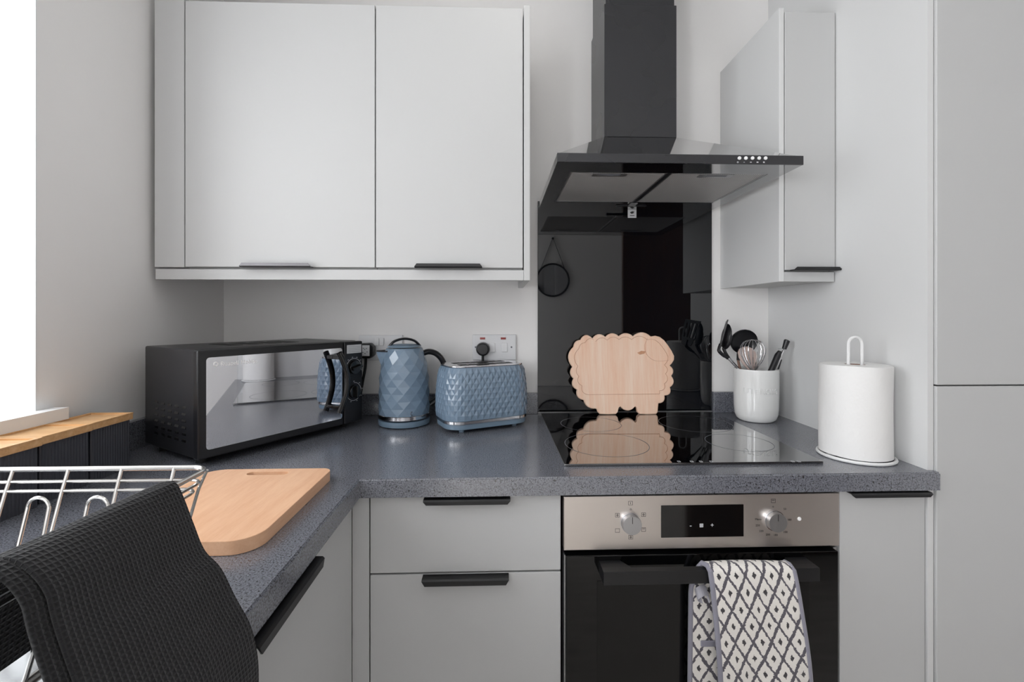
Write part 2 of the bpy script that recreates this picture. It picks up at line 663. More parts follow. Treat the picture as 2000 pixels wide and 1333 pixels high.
# ------------------------------------------------------------------ cabinets
def edge_pull(x0, x1, sign=-1, out=.022, drop=.011):
    """black edge handle: along x from x0 to x1, projecting to -Y, lip turned down (sign -1) or up (+1); origin at door face/edge"""
    bm = NB()
    t = .0025
    prof = [(0, 0), (-(out - .003), 0), (-out, sign * .003), (-out, sign * drop), (-out + t, sign * drop), (-out + t, sign * (.003 + t * .4)), (-(out - .004), sign * t), (0, sign * t)]
    ch = .006
    a = [bm.verts.new((x0 + (ch if i in (3, 4) else 0), p[0], p[1])) for i, p in enumerate(prof)]
    b_ = [bm.verts.new((x1 - (ch if i in (3, 4) else 0), p[0], p[1])) for i, p in enumerate(prof)]
    n = len(prof)
    bm.faces.new(a); bm.faces.new(b_[::-1])
    for i in range(n):
        bm.faces.new((a[i], b_[i], b_[(i + 1) % n], a[(i + 1) % n]))
    bmesh.ops.recalc_face_normals(bm, faces=bm.faces[:])
    return bm


# --- wall cabinets (left pair) ---
CY = 1.21
ZB, ZTOP = 1.375, 2.083
wc = thing('wall_cabinet', 'wide light grey wall cabinet with filler above the microwave', 'cabinet', (-.62, YB, ZB))
obj('body', bbox(-.828, -.3275, CY + .021, YB - .0005, ZB - .004, ZTOP, .001), 'cabinet_core', wc, world=True)
d1 = obj('door', bbox(-.8265, -.3285, CY, CY + .019, ZB, ZTOP - .002, .0015), 'cabinet_grey', wc, world=True)
p0, p1 = onY(476, 518, CY).x, onY(612, 518, CY).x
obj('handle', place(edge_pull(p0, p1, 1), Matrix.Translation((0, CY, ZB - .002))), 'gunmetal', d1, world=True)
obj('filler_panel', bbox(XL + .0155, -.8288, CY, CY + .019, ZB - .001, 2.415, .001), 'cabinet_grey', wc, world=True)
wc2 = thing('wall_cabinet', 'narrower light grey wall cabinet with end panel next to the cooker hood', 'cabinet', (-.13, YB, ZB))
obj('body', bbox(-.3265, .070, CY + .021, YB - .0005, ZB - .004, ZTOP, .001), 'cabinet_core', wc2, world=True)
d2 = obj('door', bbox(-.3257, .0700, CY, CY + .019, ZB, ZTOP - .002, .0015), 'cabinet_grey', wc2, world=True)
p0, p1 = onY(812, 518, CY).x, onY(942, 518, CY).x
obj('handle', place(edge_pull(p0, p1, 1), Matrix.Translation((0, CY, ZB - .002))), 'black_handle', d2, world=True)
obj('end_panel', bbox(.0728, .0895, CY - .001, YB - .0005, ZB - .034, ZTOP + .006, .001), 'cabinet_grey', wc2, world=True)
pel = thing('pelmet', 'light grey pelmet strip running beneath the two left wall cabinets', 'pelmet', (-.41, CY, ZB - .03))
obj('front_board', bbox(XL + .0155, .0722, CY + .003, CY + .021, ZB - .0335, ZB - .0055, .001), 'cabinet_grey', pel, world=True)

# --- small wall cabinet on the right ---
wc3 = thing('wall_cabinet', 'slim light grey wall cabinet right of the cooker hood', 'cabinet', (.86, YB, 1.34))
SX0, SX1 = .786, .9395
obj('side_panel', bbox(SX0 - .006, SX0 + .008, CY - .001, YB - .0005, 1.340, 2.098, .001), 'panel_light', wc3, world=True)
obj('body', bbox(SX0 + .009, SX1 - .002, CY + .021, YB - .0005, 1.342, 2.086, .001), 'cabinet_core', wc3, world=True)
d3 = obj('door', bbox(SX0 + .0105, SX1 - .001, CY - .002, CY + .019, 1.372, 2.088, .0015), 'cabinet_grey', wc3, world=True)
obj('handle', place(edge_pull(SX0 + .024, SX1 - .0005, 1, .024, .009), Matrix.Translation((0, CY - .002, 1.3695))), 'black_handle', d3, world=True)
obj('pelmet', bbox(SX0 + .0085, SX1 - .002, CY, CY + .018, 1.340, 1.367, .001), 'cabinet_grey', wc3, world=True)

# --- tall unit on the right (its end panel closes the worktop) ---
tu = thing('tall_cabinet', 'tall light grey larder unit at the right edge of the picture', 'cabinet', (1.25, 1.24, 0))
PF = .936
bm = NB()
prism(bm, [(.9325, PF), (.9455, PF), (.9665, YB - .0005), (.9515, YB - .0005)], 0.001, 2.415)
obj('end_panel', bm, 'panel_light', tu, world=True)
bm = NB(); prism(bm, [(.969, .953), (1.547, .953), (1.547, YB - .001), (.969, YB - .001)], .1, 2.30)
obj('body', bm, 'cabinet_core', tu, world=True)
zs = onY(1900, 753.5, .930).z
obj('door', bbox(.9475, 1.544, .9300, .9510, zs + .0015, 2.36, .0012), 'cabinet_grey', tu, world=True)
obj('door', bbox(.9475, 1.544, .9300, .9510, .11, zs - .0015, .0012), 'cabinet_grey', tu, world=True)
obj('plinth', bbox(.969, 1.547, .99, 1.005, .001, .099, .001), 'cabinet_grey', tu, world=True)

# --- worktop ---
WF = .920
LXE = -.2805
wt = thing('worktop', 'dark grey speckled L-shaped worktop with low upstand', 'worktop', (0, 1.23, WT))
bm = NB()
poly = [(XL + .0005, YB - .0005), (XL + .0005, -.70), (LXE, -.70), (LXE, WF), (.9445, WF), (.9445, PF - .0005), (.9320, PF - .0005), (.9505, YB - .0005)]
prism(bm, poly, WT - .038, WT)
es = [e for e in bm.edges if all(abs(v.co.z - WT) < 1e-6 for v in e.verts) and (all(abs(v.co.y - WF) < 1e-6 for v in e.verts) or all(abs(v.co.x - LXE) < 1e-6 for v in e.verts))]
bmesh.ops.bevel(bm, geom=es, offset=.003, segments=3, affect='EDGES')
# hole for the sink bowl is covered by the sink itself
obj('slab', bm, 'worktop_laminate', wt, world=True, smooth=SM)
obj('upstand', bbox(XL + .019, .1385, YB - .018, YB - .0006, WT + .0003, .981, .001), 'worktop_laminate', wt, world=True)
obj('upstand', bbox(.7485, .9485, YB - .018, YB - .0006, WT + .0003, .981, .001), 'worktop_laminate', wt, world=True)
obj('upstand', bbox(XL + .0006, XL + .018, -.70, YB - .001, WT + .0003, .981, .001), 'worktop_laminate', wt, world=True)

# --- base units ---
FY = .940                                     # door faces along the back run
dz = .866
du = thing('drawer_unit', 'light grey base unit with stacked drawers left of the oven', 'cabinet', (-.065, 1.2, 0))
obj('body', bbox(-.264, .134, FY + .021, YB - .03, .10, WT - .0385, .001), 'cabinet_core', du, world=True)
zm = onY(900, 1119.5, FY).z
f1 = obj('drawer_front', bbox(-.2645, .1345, FY, FY + .019, zm + .002, dz, .0012), 'cabinet_grey', du, world=True)
f2 = obj('drawer_front', bbox(-.2645, .1345, FY, FY + .019, .115, zm - .002, .0012), 'cabinet_grey', du, world=True)
h0, h1 = onY(826, 975, .918).x, onY(997, 975, .918).x
obj('handle', place(edge_pull(h0, h1, -1, .022, .010), Matrix.Translation((0, FY - .0002, dz - .0005))), 'black_handle', f1, world=True)
h0, h1 = onY(823, 1125, .918).x, onY(994, 1125, .918).x
obj('handle', place(edge_pull(h0, h1, -1, .022, .013), Matrix.Translation((0, FY - .0002, zm - .002))), 'black_handle', f2, world=True)
obj('plinth', bbox(-.33, .737, .99, 1.005, .001, .099, .001), 'cabinet_grey', du, world=True)
cp = thing('corner_post', 'narrow light grey corner post between the two base units', 'post', (-.285, .96, 0))
bm = NB(); prism(bm, [(-.3015, FY), (-.2670, FY), (-.2670, FY + .018), (-.2835, FY + .018), (-.2835, 1.0), (-.3015, 1.0)], .1005, WT - .0385)
obj('post_board', bm, 'cabinet_grey', cp, world=True)

lu = thing('base_cabinet', 'light grey base cabinet under the left worktop run with long black handle', 'cabinet', (-.6, .6, 0))
obj('body', bbox(-.90, -.3225, .02, .925, .10, WT - .0385, .001), 'cabinet_core', lu, world=True)
ld = obj('door', bbox(-.3205, -.3015, .33, .9370, .115, dz, .0012), 'cabinet_grey', lu, world=True)
R90 = Matrix.Rotation(PI / 2, 4, 'Z')
obj('handle', place(edge_pull(.520, .712, -1, .030, .014), Matrix.Translation((-.3013, 0, dz - .0005)) @ R90), 'black_handle', ld, world=True)
lu2 = thing('base_cabinet', 'light grey base cabinet under the sink at the near left', 'cabinet', (-.6, -.3, 0))
obj('body', bbox(-.90, -.3225, -.69, .018, .10, .70, .001), 'cabinet_core', lu2, world=True)
obj('door', bbox(-.3205, -.3015, -.69, .327, .115, dz, .0012), 'cabinet_grey', lu2, world=True)

ru = thing('base_cabinet', 'narrow light grey base cabinet right of the oven', 'cabinet', (.835, 1.2, 0))
obj('body', bbox(.742, .931, FY + .021, YB - .03, .10, WT - .0385, .001), 'cabinet_core', ru, world=True)
rd = obj('door', bbox(.7405, .9305, FY, FY + .019, .115, dz + .002, .0012), 'cabinet_grey', ru, world=True)
obj('handle', place(edge_pull(.7520, .9275, -1, .022, .009), Matrix.Translation((0, FY - .0002, dz + .0015))), 'black_handle', rd, world=True)

# ------------------------------------------------------------------ oven
OX0, OX1 = .1405, .7365
ov = thing('built_in_oven', 'built-in stainless and black glass oven below the hob', 'oven', (.44, 1.2, 0))
obj('body', bbox(OX0 + .012, OX1 - .012, FY + .022, YB - .04, .29, .8675, .002), 'black_satin', ov, world=True)
zp0, zp1 = .749, .8625
cpn = obj('control_panel', bbox(OX0, OX1, FY - .004, FY + .020, zp0, zp1, .0012), 'brushed_steel', ov, world=True)
PY_ = FY - .004
a, b_ = onY(1291, 987, PY_), onY(1452, 1049, PY_)
obj('display', bbox(a.x, b_.x, PY_ - .0012, PY_ + .001, b_.z + .001, a.z - .001, .0004, 1), 'black_gloss', cpn, world=True)


def flat_text(s, size, p, material, parent, align='CENTER', name='marking'):
    bm = text_bm(s, size, .0001, align)
    place(bm, Matrix.Translation(p) @ UPRIGHT)
    return obj(name, bm, material, parent, world=True)


def sq_ring(cx, y, cz, w, h, t):
    bm = NB()
    box(bm, cx - w / 2, cx + w / 2, y, y + .0003, cz + h / 2 - t, cz + h / 2)
    box(bm, cx - w / 2, cx + w / 2, y, y + .0003, cz - h / 2, cz - h / 2 + t)
    box(bm, cx - w / 2, cx - w / 2 + t, y, y + .0003, cz - h / 2 + t, cz + h / 2 - t)
    box(bm, cx + w / 2 - t, cx + w / 2, y, y + .0003, cz - h / 2 + t, cz + h / 2 - t)
    return bm


c = onY(1370, 1027, PY_ - .0013)
bm = sq_ring(c.x, c.y - .0002, c.z, .0075, .0075, .0013)
box(bm, c.x - .0018, c.x + .0018, c.y - .0002, c.y + .0001, c.z - .0018, c.z + .0018)
obj('marking', bm, 'ink_white', cpn, world=True)
flat_text('-', .016, onY(1349, 1027, PY_ - .0014), 'ink_white', cpn)
flat_text('+', .014, onY(1391, 1027, PY_ - .0014), 'ink_white', cpn)


def knob(px, py, px0, py0):
    base = onY(px0, py0, PY_)
    k = thing('x', '', 'x') if False else None
    bm = NB()
    cyl(bm, (base.x, PY_ + .0005, base.z), (0, -1, 0), .0218, .006, 48)
    sk = obj('knob_skirt', bm, 'chrome', cpn, world=True, smooth=SM)
    bm = NB()
    cyl(bm, (base.x, PY_ - .0055, base.z), (0, -1, 0), .0205, .0105, 48, .0198)
    bev(bm, .0008, 2, math.radians(60))
    kb = obj('knob', bm, 'brushed_aluminium', cpn, world=True, smooth=SM)
    bm = NB(); box(bm, base.x - .0006, base.x + .0006, PY_ - .0163, PY_ - .0158, base.z + .004, base.z + .018)
    obj('pointer', bm, 'ink_dark', kb, world=True)
    return base


k1 = knob(1235, 1026, 1231, 1021)
k2 = knob(1517, 1020, 1511, 1016)


def icon_at(px, py, kind=0):
    c = onY(px, py, PY_ - .0002)
    bm = sq_ring(c.x, c.y, c.z, .0095, .0085, .0007)
    if kind == 1:
        box(bm, c.x - .0005, c.x + .0005, c.y, c.y + .0003, c.z - .002, c.z + .002)
    if kind == 2:
        box(bm, c.x - .003, c.x + .003, c.y, c.y + .0003, c.z - .0005, c.z + .0005)
        box(bm, c.x - .0006, c.x + .0006, c.y, c.y + .0003, c.z - .003, c.z + .003)
    if kind == 3:
        box(bm, c.x - .003, c.x + .003, c.y, c.y + .0003, c.z + .001, c.z + .002)
    obj('marking', bm, 'ink_dark', cpn, world=True)


icon_at(1231.5, 983.5, 1); icon_at(1206, 1007, 2); icon_at(1257, 1006, 2); icon_at(1206, 1037, 0); icon_at(1257, 1035, 3); icon_at(1232, 1050, 2)
icon_at(1510.5, 979, 3)
flat_text('o', .008, onY(1232, 995, PY_ - .0003), 'ink_dark', cpn)
flat_text('o', .007, onY(1510, 990, PY_ - .0003), 'ink_dark', cpn)
for s_, x_, y_ in (('50', 1533, 995), ('100', 1542, 1016), ('150', 1534, 1040), ('180', 1515, 1046), ('200', 1500, 1045), ('220', 1487, 1038), ('250', 1480, 1027), ('Menu', 1481, 1015)):
    flat_text(s_, .0062, onY(x_, y_, PY_ - .0003), 'ink_dark', cpn)
c = onY(1561, 1014, PY_)
bm = NB(); sphere(bm, (c.x, PY_ - .0005, c.z), .0042, .002, .0042, 16, 8)
obj('indicator_lamp', bm, 'ink_silver', cpn, world=True, smooth=SM)

od = obj('oven_door', bbox(OX0 + .003, OX1 - .010, FY - .014, FY + .020, .30, .7425, .0015), 'oven_glass', ov, world=True)
obj('side_trim', bbox(OX0, OX0 + .0026, FY - .010, FY + .020, .30, .7425, .0005, 1), 'brushed_aluminium', ov, world=True)
obj('side_trim', bbox(OX1 - .0095, OX1 - .001, FY + .002, FY + .020, .30, .7425, .0005, 1), 'brushed_aluminium', ov, world=True)
DYF = FY - .014
a = onY(1166, 1150, DYF)
obj('door_window', bbox(a.x, OX1 - .075, DYF - .0006, DYF + .0004, .34, .690, .0002, 1), 'oven_window', od, world=True)
for i, zz in enumerate((.575, .505, .440)):
    bm = NB(); tube(bm, [(.205, DYF + .0195, zz), (.66, DYF + .0195, zz)], .0015, 6)
    obj('rack_rail', bm, 'brushed_aluminium', od, world=True)
# handle: square bar with wedge-shaped ends
bx0, bx1 = .2125, .6545
bz0, bz1 = .7055, .7325
byf = DYF - .043
hd = obj('door_handle', bbox(bx0, bx1, byf, byf + .016, bz0, bz1, .001), 'black_handle', od, world=True)
for x0, x1, s in ((bx0, bx0 + .055, 1), (bx1 - .055, bx1, -1)):
    bm = NB()
    if s > 0:
        pts = [(x0 + .0005, byf + .0155), (x1 + .006, byf + .0155), (x1 - .010, DYF - .0002), (x0 + .0005, DYF - .0002)]
    else:
        pts = [(x0 - .006, byf + .0155), (x1 - .0005, byf + .0155), (x1 - .0005, DYF - .0002), (x0 + .010, DYF - .0002)]
    prism(bm, pts, bz0 + .0005, bz1 - .0005)
    obj('handle_post', bm, 'black_handle', hd, world=True)

# ------------------------------------------------------------------ hob, splashback
HX0, HX1, HY0, HY1 = .1480, .7385, .9830, 1.5040
hob = thing('induction_hob', 'black glass induction hob set into the worktop', 'hob', (.44, 1.24, WT))
bm = NB(); prism(bm, rrect(HX0, HX1, HY0, HY1, .004, 3), WT + .0005, WT + .006)
bev(bm, .001, 2, math.radians(60))
obj('glass_plate', bm, 'hob_glass', hob, world=True, smooth=SM)


def annulus(c, r, w, z, n=64):
    bm = NB()
    a = [bm.verts.new((c[0] + r * math.cos(2 * PI * i / n), c[1] + r * math.sin(2 * PI * i / n), z)) for i in range(n)]
    b2 = [bm.verts.new((c[0] + (r + w) * math.cos(2 * PI * i / n), c[1] + (r + w) * math.sin(2 * PI * i / n), z)) for i in range(n)]
    for i in range(n):
        bm.faces.new((a[i], b2[i], b2[(i + 1) % n], a[(i + 1) % n]))
    bmesh.ops.recalc_face_normals(bm, faces=bm.faces[:])
    return bm


for c, r in (((.285, 1.350), .090), ((.605, 1.345), .105), ((.280, 1.135), .105), ((.628, 1.140), .080)):
    obj('zone_ring', annulus(c, r, .0013, WT + .0063), 'ink_grey', hob, world=True)
for px in (1326, 1351, 1369, 1389, 1548, 1560):
    p = onZ(px, 902, WT + .006)
    bm = sq_ring(0, 0, 0, .006, .008, .0007)
    place(bm, Matrix.Translation((p.x, p.y, WT + .0063)) @ Matrix.Rotation(-PI / 2, 4, 'X'))
    obj('touch_mark', bm, 'ink_white', hob, world=True)

sb = thing('splashback', 'black glass splashback panel behind the hob', 'splashback', (.443, YB, WT))
obj('glass_panel', bbox(.1395, .7475, YB - .0065, YB - .0004, WT + .0055, 1.640, .0008, 1), 'splash_glass', sb, world=True)
obj('bottom_seal', bbox(.1395, .7475, YB - .012, YB - .0066, WT + .0003, WT + .0052, .001, 1), 'brushed_aluminium', sb, world=True)
tg = thing('hood_tag', 'tiny white tag with dark mark at the top of the splashback', 'tag', (onY(1234, 417, YB - .0078).x, YB - .008, onY(1234, 426, YB - .008).z))
a, b_ = onY(1226, 409, YB - .0075), onY(1243, 426, YB - .0075)
obj('card', bbox(a.x, b_.x, YB - .0085, YB - .0068, b_.z, a.z, .001, 2), 'white_plastic', tg, world=True)
bm = NB(); cx, cz = (a.x + b_.x) / 2, (a.z + b_.z) / 2
prism(bm, [(cx - .008, cz + .004), (cx, cz + .008), (cx + .009, cz + .006), (cx + .003, cz + .002), (cx + .008, cz + .001), (cx - .003, cz - .001)], 0, .0003)
for v in bm.verts:
    v.co = Vector((v.co.x, YB - .0088 + v.co.z, v.co.y))
box(bm, cx - .008, cx + .008, YB - .0088, YB - .0085, cz - .008, cz - .006)
obj('tag_print', bm, 'ink_dark', tg, world=True)

# ------------------------------------------------------------------ cooker hood
hx0, hx1, hyf = .1430, .7425, 1.060
hzb, hzt = 1.6115, 1.6320
hood = thing('cooker_hood', 'black chimney cooker hood over the hob', 'cooker hood', (.443, YB, hzb))
cx0, cx1, cyf, czb = .3262, .5485, 1.3455, 1.790
bm = NB()
lo = [bm.verts.new(p) for p in ((hx0, hyf, hzt), (hx1, hyf, hzt), (hx1, YB - .0005, hzt), (hx0, YB - .0005, hzt))]
hi = [bm.verts.new(p) for p in ((cx0, cyf, czb), (cx1, cyf, czb), (cx1, YB - .0005, czb), (cx0, YB - .0005, czb))]
for i in range(4):
    bm.faces.new((lo[i], lo[(i + 1) % 4], hi[(i + 1) % 4], hi[i]))
bm.faces.new(hi)
bm.faces.new(lo[::-1])
bmesh.ops.recalc_face_normals(bm, faces=bm.faces[:])
obj('canopy', bm, 'hood_gloss', hood, world=True)
# lip frame (hollow below so that the filters sit inside)
fx0_, fx1_, fy0_, fy1_ = .186, .700, 1.130, 1.425
bm = NB()
box(bm, hx0, hx1, hyf, fy0_, hzb, hzt - .0003)
box(bm, hx0, hx1, fy1_, YB - .0070, hzb, hzt - .0003)
box(bm, hx0, fx0_, fy0_, fy1_, hzb, hzt - .0003)
box(bm, fx1_, hx1, fy0_, fy1_, hzb, hzt - .0003)
lip = obj('lip', bm, 'hood_gloss', hood, world=True)
obj('front_strip', bbox(hx0, hx1, hyf - .004, hyf - .0003, hzb - .0005, hzt + .001, .0008, 1), 'hood_satin', lip, world=True)
xm = .443
for i, (a, b_) in enumerate(((fx0_ + .001, xm - .005), (xm + .005, fx1_ - .001))):
    bm = bbox(a, b_, fy0_ + .001, fy1_ - .001, hzb + .0015, hzb + .006, .0005, 1)
    fl = obj('filter', bm, 'filter_mesh', hood, world=True)
    bm = NB()
    t = .004
    for q in ((a, b_, fy0_ + .001, fy0_ + .001 + t), (a, b_, fy1_ - .001 - t, fy1_ - .001), (a, a + t, fy0_ + .001 + t, fy1_ - .001 - t), (b_ - t, b_, fy0_ + .001 + t, fy1_ - .001 - t)):
        box(bm, q[0], q[1], q[2], q[3], hzb + .0003, hzb + .0012)
    obj('filter_frame', bm, 'brushed_aluminium', fl, world=True)
    mxx = (a + b_) / 2 + (-.02 if i == 0 else .0)
    bm = bbox(mxx - .045, mxx + .045, fy0_ + .010, fy0_ + .034, hzb - .0002, hzb + .0012, .0005, 1)
    lt = obj('latch', bm, 'brushed_aluminium', fl, world=True)
    obj('latch_recess', bbox(mxx - .027, mxx + .027, fy0_ + .014, fy0_ + .024, hzb - .0010, hzb - .0004, .0002, 1), 'ink_grey', lt, world=True)
obj('divider', bbox(xm - .0045, xm + .0045, fy0_ + .001, fy1_ - .001, hzb + .0002, hzb + .006, .0005, 1), 'black_satin', hood, world=True)
obj('clip', bbox(xm - .012, xm + .012, fy1_ + .002, fy1_ + .03, hzb - .004, hzb - .0004, .001, 1), 'brushed_aluminium', hood, world=True)
obj('clip', bbox(xm - .05, xm + .05, fy1_ + .031, fy1_ + .044, hzb - .004, hzb - .0004, .001, 1), 'hood_satin', hood, world=True)
ch = obj('chimney', bbox(cx0, cx1, cyf, YB - .0006, czb + .0003, 2.195, .0012, 1), 'hood_satin', hood, world=True)
obj('upper_chimney', bbox(cx0 + .005, cx1 - .005, cyf + .005, YB - .0006, 2.1953, ZT - .001, .0012, 1), 'hood_satin', hood, world=True)
for i, px in enumerate((1443.5, 1456, 1469, 1482, 1494.5)):
    p = onY(px, 309.5, hyf - .004)
    bm = NB(); cyl(bm, (p.x, hyf - .0042, p.z), (0, -1, 0), .0042, .003, 20); bev(bm, .0008, 2, math.radians(60))
    obj('button', bm, 'ink_silver', lip, world=True, smooth=SM)
    q = onY(px - 2.5, 317, hyf - .0043)
    if i == 0:
        bm = NB(); tube(bm, [(q.x + .0016 * math.cos(t * PI / 6), hyf - .0043, q.z + .0016 * math.sin(t * PI / 6)) for t in range(12)], .0005, 5, True)
    else:
        w = (.0016, .002, .0022, .0018)[i - 1]; h = (.0005, .001, .0012, .0016)[i - 1]
        bm = NB(); box(bm, q.x - w, q.x + w, hyf - .0045, hyf - .0041, q.z - h, q.z + h)
    obj('button_mark', bm, 'ink_white', lip, world=True)

# ------------------------------------------------------------------ microwave
ang = math.radians(32.5)
MWW, MWD, MZ0, MZ1 = .45, .27, .928, 1.170
rz = PI / 2 - ang          # local +x runs along the front
mw = thing('microwave', 'black microwave with mirrored door in the corner of the worktop', 'microwave', (-.65, .99, WT), rz)
Z0, Z1 = MZ0 - WT, MZ1 - WT
# local: x 0..MWW along the front, y 0 (front) .. MWD (back)
obj('body', bbox(.004, MWW - .004, .022, MWD, Z0, Z1, .004, 2), 'black_satin', mw, smooth=SM)
UD = .382                                   # door / control panel split
df = NB()
box(df, 0, UD - .001, 0, .0215, Z0 + .001, Z1 - .001)
bev(df, .004, 3)
door = obj('door', df, 'black_plastic', mw, smooth=SM)
bm = NB(); prism(bm, rrect(.017, UD - .007, Z0 + .020, Z1 - .018, .007, 4), 0, .0012)
place(bm, Matrix.Translation((0, .0004, 0)) @ UPRIGHT)
obj('door_glass', bm, 'mirror_glass', door, smooth=SM)
# bow handle
hx = UD - .036
pts = []
for i in range(13):
    t = i / 12
    pts.append((hx + .026 * math.sin(PI * t) - .004, -.030 - .003 * math.sin(PI * t), Z1 - .028 - t * (Z1 - Z0 - .072)))
bm = NB(); tube(bm, pts, .0085, 10, flat=(.75, 1.0))
hb = obj('handle', bm, 'black_gloss', door, smooth=SM)
for t in (.09, .91):
    i = int(round(t * 12))
    p = pts[i]
    bm = NB(); box(bm, p[0] - .007, p[0] + .007, p[1] + .004, -.001, p[2] - .006, p[2] + .006); bev(bm, .002, 2)
    obj('handle_post', bm, 'black_gloss', hb, smooth=SM)
# maker's lettering at the top left of the glass
bm = NB(); tube(bm, [(.0365 + .0042 * math.cos(t * PI / 10), -.0012, Z1 - .0335 + .0042 * math.sin(t * PI / 10)) for t in range(20)], .0011, 5, True)
obj('emblem', bm, 'ink_silver', door)
bm = text_bm('Russell Hobbs', .0145, .0001, 'LEFT'); place(bm, Matrix.Translation((.046, -.0010, Z1 - .0345)) @ UPRIGHT)
obj('lettering', bm, 'ink_silver', door)
pn = NB(); box(pn, UD + .001, MWW, 0, .0215, Z0 + .001, Z1 - .001); bev(pn, .004, 3)
panel = obj('control_panel', pn, 'black_plastic', mw, smooth=SM)
pc = (UD + MWW) / 2 + .001
obj('info_label', bbox(UD + .010, MWW - .006, -.0008, .0005, Z1 - .036, Z1 - .011, .0003, 1), 'label_silver', panel)
bm = NB()
for k in range(4):
    box(bm, UD + .014, MWW - .010, -.0011, -.0009, Z1 - .0165 - k * .005, Z1 - .0158 - k * .005)
obj('label_print', bm, 'ink_grey', panel)
for k, zc in enumerate((Z1 - .078, Z1 - .150)):
    a0, a1 = ((-20, 160) if k == 0 else (-150, 90))
    n = 30
    bm = NB()
    tube(bm, [(pc + .0265 * math.cos(math.radians(a0 + (a1 - a0) * i / n)), -.0004, zc + .0265 * math.sin(math.radians(a0 + (a1 - a0) * i / n))) for i in range(n + 1)], .0006, 4)
    obj('dial_scale', bm, 'ink_white', panel)
    bm = NB()
    for i in range(7):
        t = math.radians(a0 + (a1 - a0) * i / 6)
        box(bm, pc + .0315 * math.cos(t) - .002, pc + .0315 * math.cos(t) + .002, -.0008, -.0002, zc + .0305 * math.sin(t) - .0007, zc + .0305 * math.sin(t) + .0007)
    obj('dial_marks', bm, 'ink_white', panel)
    bm = NB(); cyl(bm, (pc, .0005, zc), (0, -1, 0), .0205, .010, 40, .0195); bev(bm, .001, 2, math.radians(60))
    kd = obj('dial', bm, 'black_gloss', panel, smooth=SM)
    bm = bbox(pc - .004, pc + .004, -.020, -.0094, zc - .0175, zc + .0175, .0015, 2)
    if k == 0:
        place(bm, Matrix.Translation((pc, 0, zc)) @ Matrix.Rotation(math.radians(75), 4, 'Y') @ Matrix.Translation((-pc, 0, -zc)))
    obj('dial_grip', bm, 'black_gloss', kd, smooth=SM)
# side louvres (left side face x = .004) and top vents
lv = None
for i in range(6):
    for j in range(5):
        yy = .070 + j * .034
        zz = Z0 + .034 + i * .0150
        if lv is None:
            bm = NB()
            box(bm, -.0012, .0005, -.0095, .0095, -.0030, .0030)
            bev(bm, .0011, 2)
            for v in bm.verts:
                if v.co.z > 0.001 and v.co.x < 0:
                    v.co.x += .0009
            lv = obj('louvre', bm, 'black_gloss', mw)
            lv.location = (.004, yy, zz)
        else:
            copy_part(lv, mw, (.004, yy, zz))
for j in range(4):
    x0 = .115 + j * .052
    obj('top_vent', bbox(x0, x0 + .036, .10, .20, Z1 - .0004, Z1 + .0006, .0002, 1), 'dark_rubber', mw)
for x in (.03, MWW - .03):
    for y in (.05, MWD - .04):
        bm = NB(); cyl(bm, (x, y, .0005), (0, 0, 1), .011, Z0 + .001, 20)
        obj('foot', bm, 'dark_rubber', mw, smooth=SM)

# ------------------------------------------------------------------ sockets and plugs


def plate(px0, py0, px1, py1, name, label):
    a, b_ = onY(px0, py0, YB - .009), onY(px1, py1, YB - .009)
    t = thing(name, label, 'socket', ((a.x + b_.x) / 2, YB, b_.z))
    obj('socket_plate', bbox(a.x, b_.x, YB - .009, YB - .0004, b_.z, a.z, .0025, 2), 'white_plastic', t, world=True, smooth=SM)
    return t, a, b_


s1, a, b_ = plate(700, 655, 786, 704, 'wall_socket', 'white double wall socket half hidden behind the blue kettle')
for px in (735.5, 745.5):
    p, q = onY(px - 4.3, 660.5, YB - .01), onY(px + 4.3, 675.5, YB - .01)
    obj('rocker_switch', bbox(p.x, q.x, YB - .0125, YB - .0088, q.z, p.z, .001, 1), 'white_plastic', s1, world=True)
s2, a, b_ = plate(923, 654, 1008, 703.5, 'wall_socket', 'white double wall socket with red neons above the toaster')
for px in (961, 985):
    p, q = onY(px - 5.5, 670, YB - .01), onY(px + 6, 688, YB - .01)
    bm = bbox(p.x, q.x, YB - .0135, YB - .0088, q.z, p.z, .001, 1)
    for v in bm.verts:
        if v.co.z > (p.z + q.z) / 2 and v.co.y < YB - .0095:
            v.co.y += .003
    obj('rocker_switch', bm, 'white_plastic', s2, world=True)
for px in (942.5, 983):
    p, q = onY(px - 5, 659.5, YB - .01), onY(px + 5, 663.5, YB - .01)
    obj('neon', bbox(p.x, q.x, YB - .0105, YB - .0088, q.z, p.z, .0004, 1), 'neon_red', s2, world=True)
for px in (929, 999):
    p = onY(px, 678.5, YB - .009)
    bm = NB(); cyl(bm, (p.x, YB - .0088, p.z), (0, -1, 0), .0032, .0008, 16)
    obj('screw', bm, 'ink_grey', s2, world=True)
for px in (755, 770):
    pass
# toaster plug and cable
p = onY(943, 683, YB - .03)
pl = thing('mains_plug', 'black round mains plug in the socket above the toaster', 'plug', (p.x, YB - .01, p.z))
bm = NB(); cyl(bm, (p.x, YB - .0095, p.z), (0, -1, 0), .0245, .026, 32, .021); bev(bm, .005, 3, math.radians(50))
obj('plug_body', bm, 'black_plastic', pl, world=True, smooth=SM)
bm = NB(); tube(bm, smooth_path([(p.x, YB - .022, p.z - .020), (p.x, YB - .023, p.z - .045), (p.x + .002, YB - .026, p.z - .08), (p.x + .03, YB - .024, p.z - .13), (p.x + .09, YB - .024, WT + .012), (p.x + .115, YB - .026, WT + .03)]), .0045, 8)
obj('cable', bm, 'dark_rubber', pl, world=True, smooth=SM)
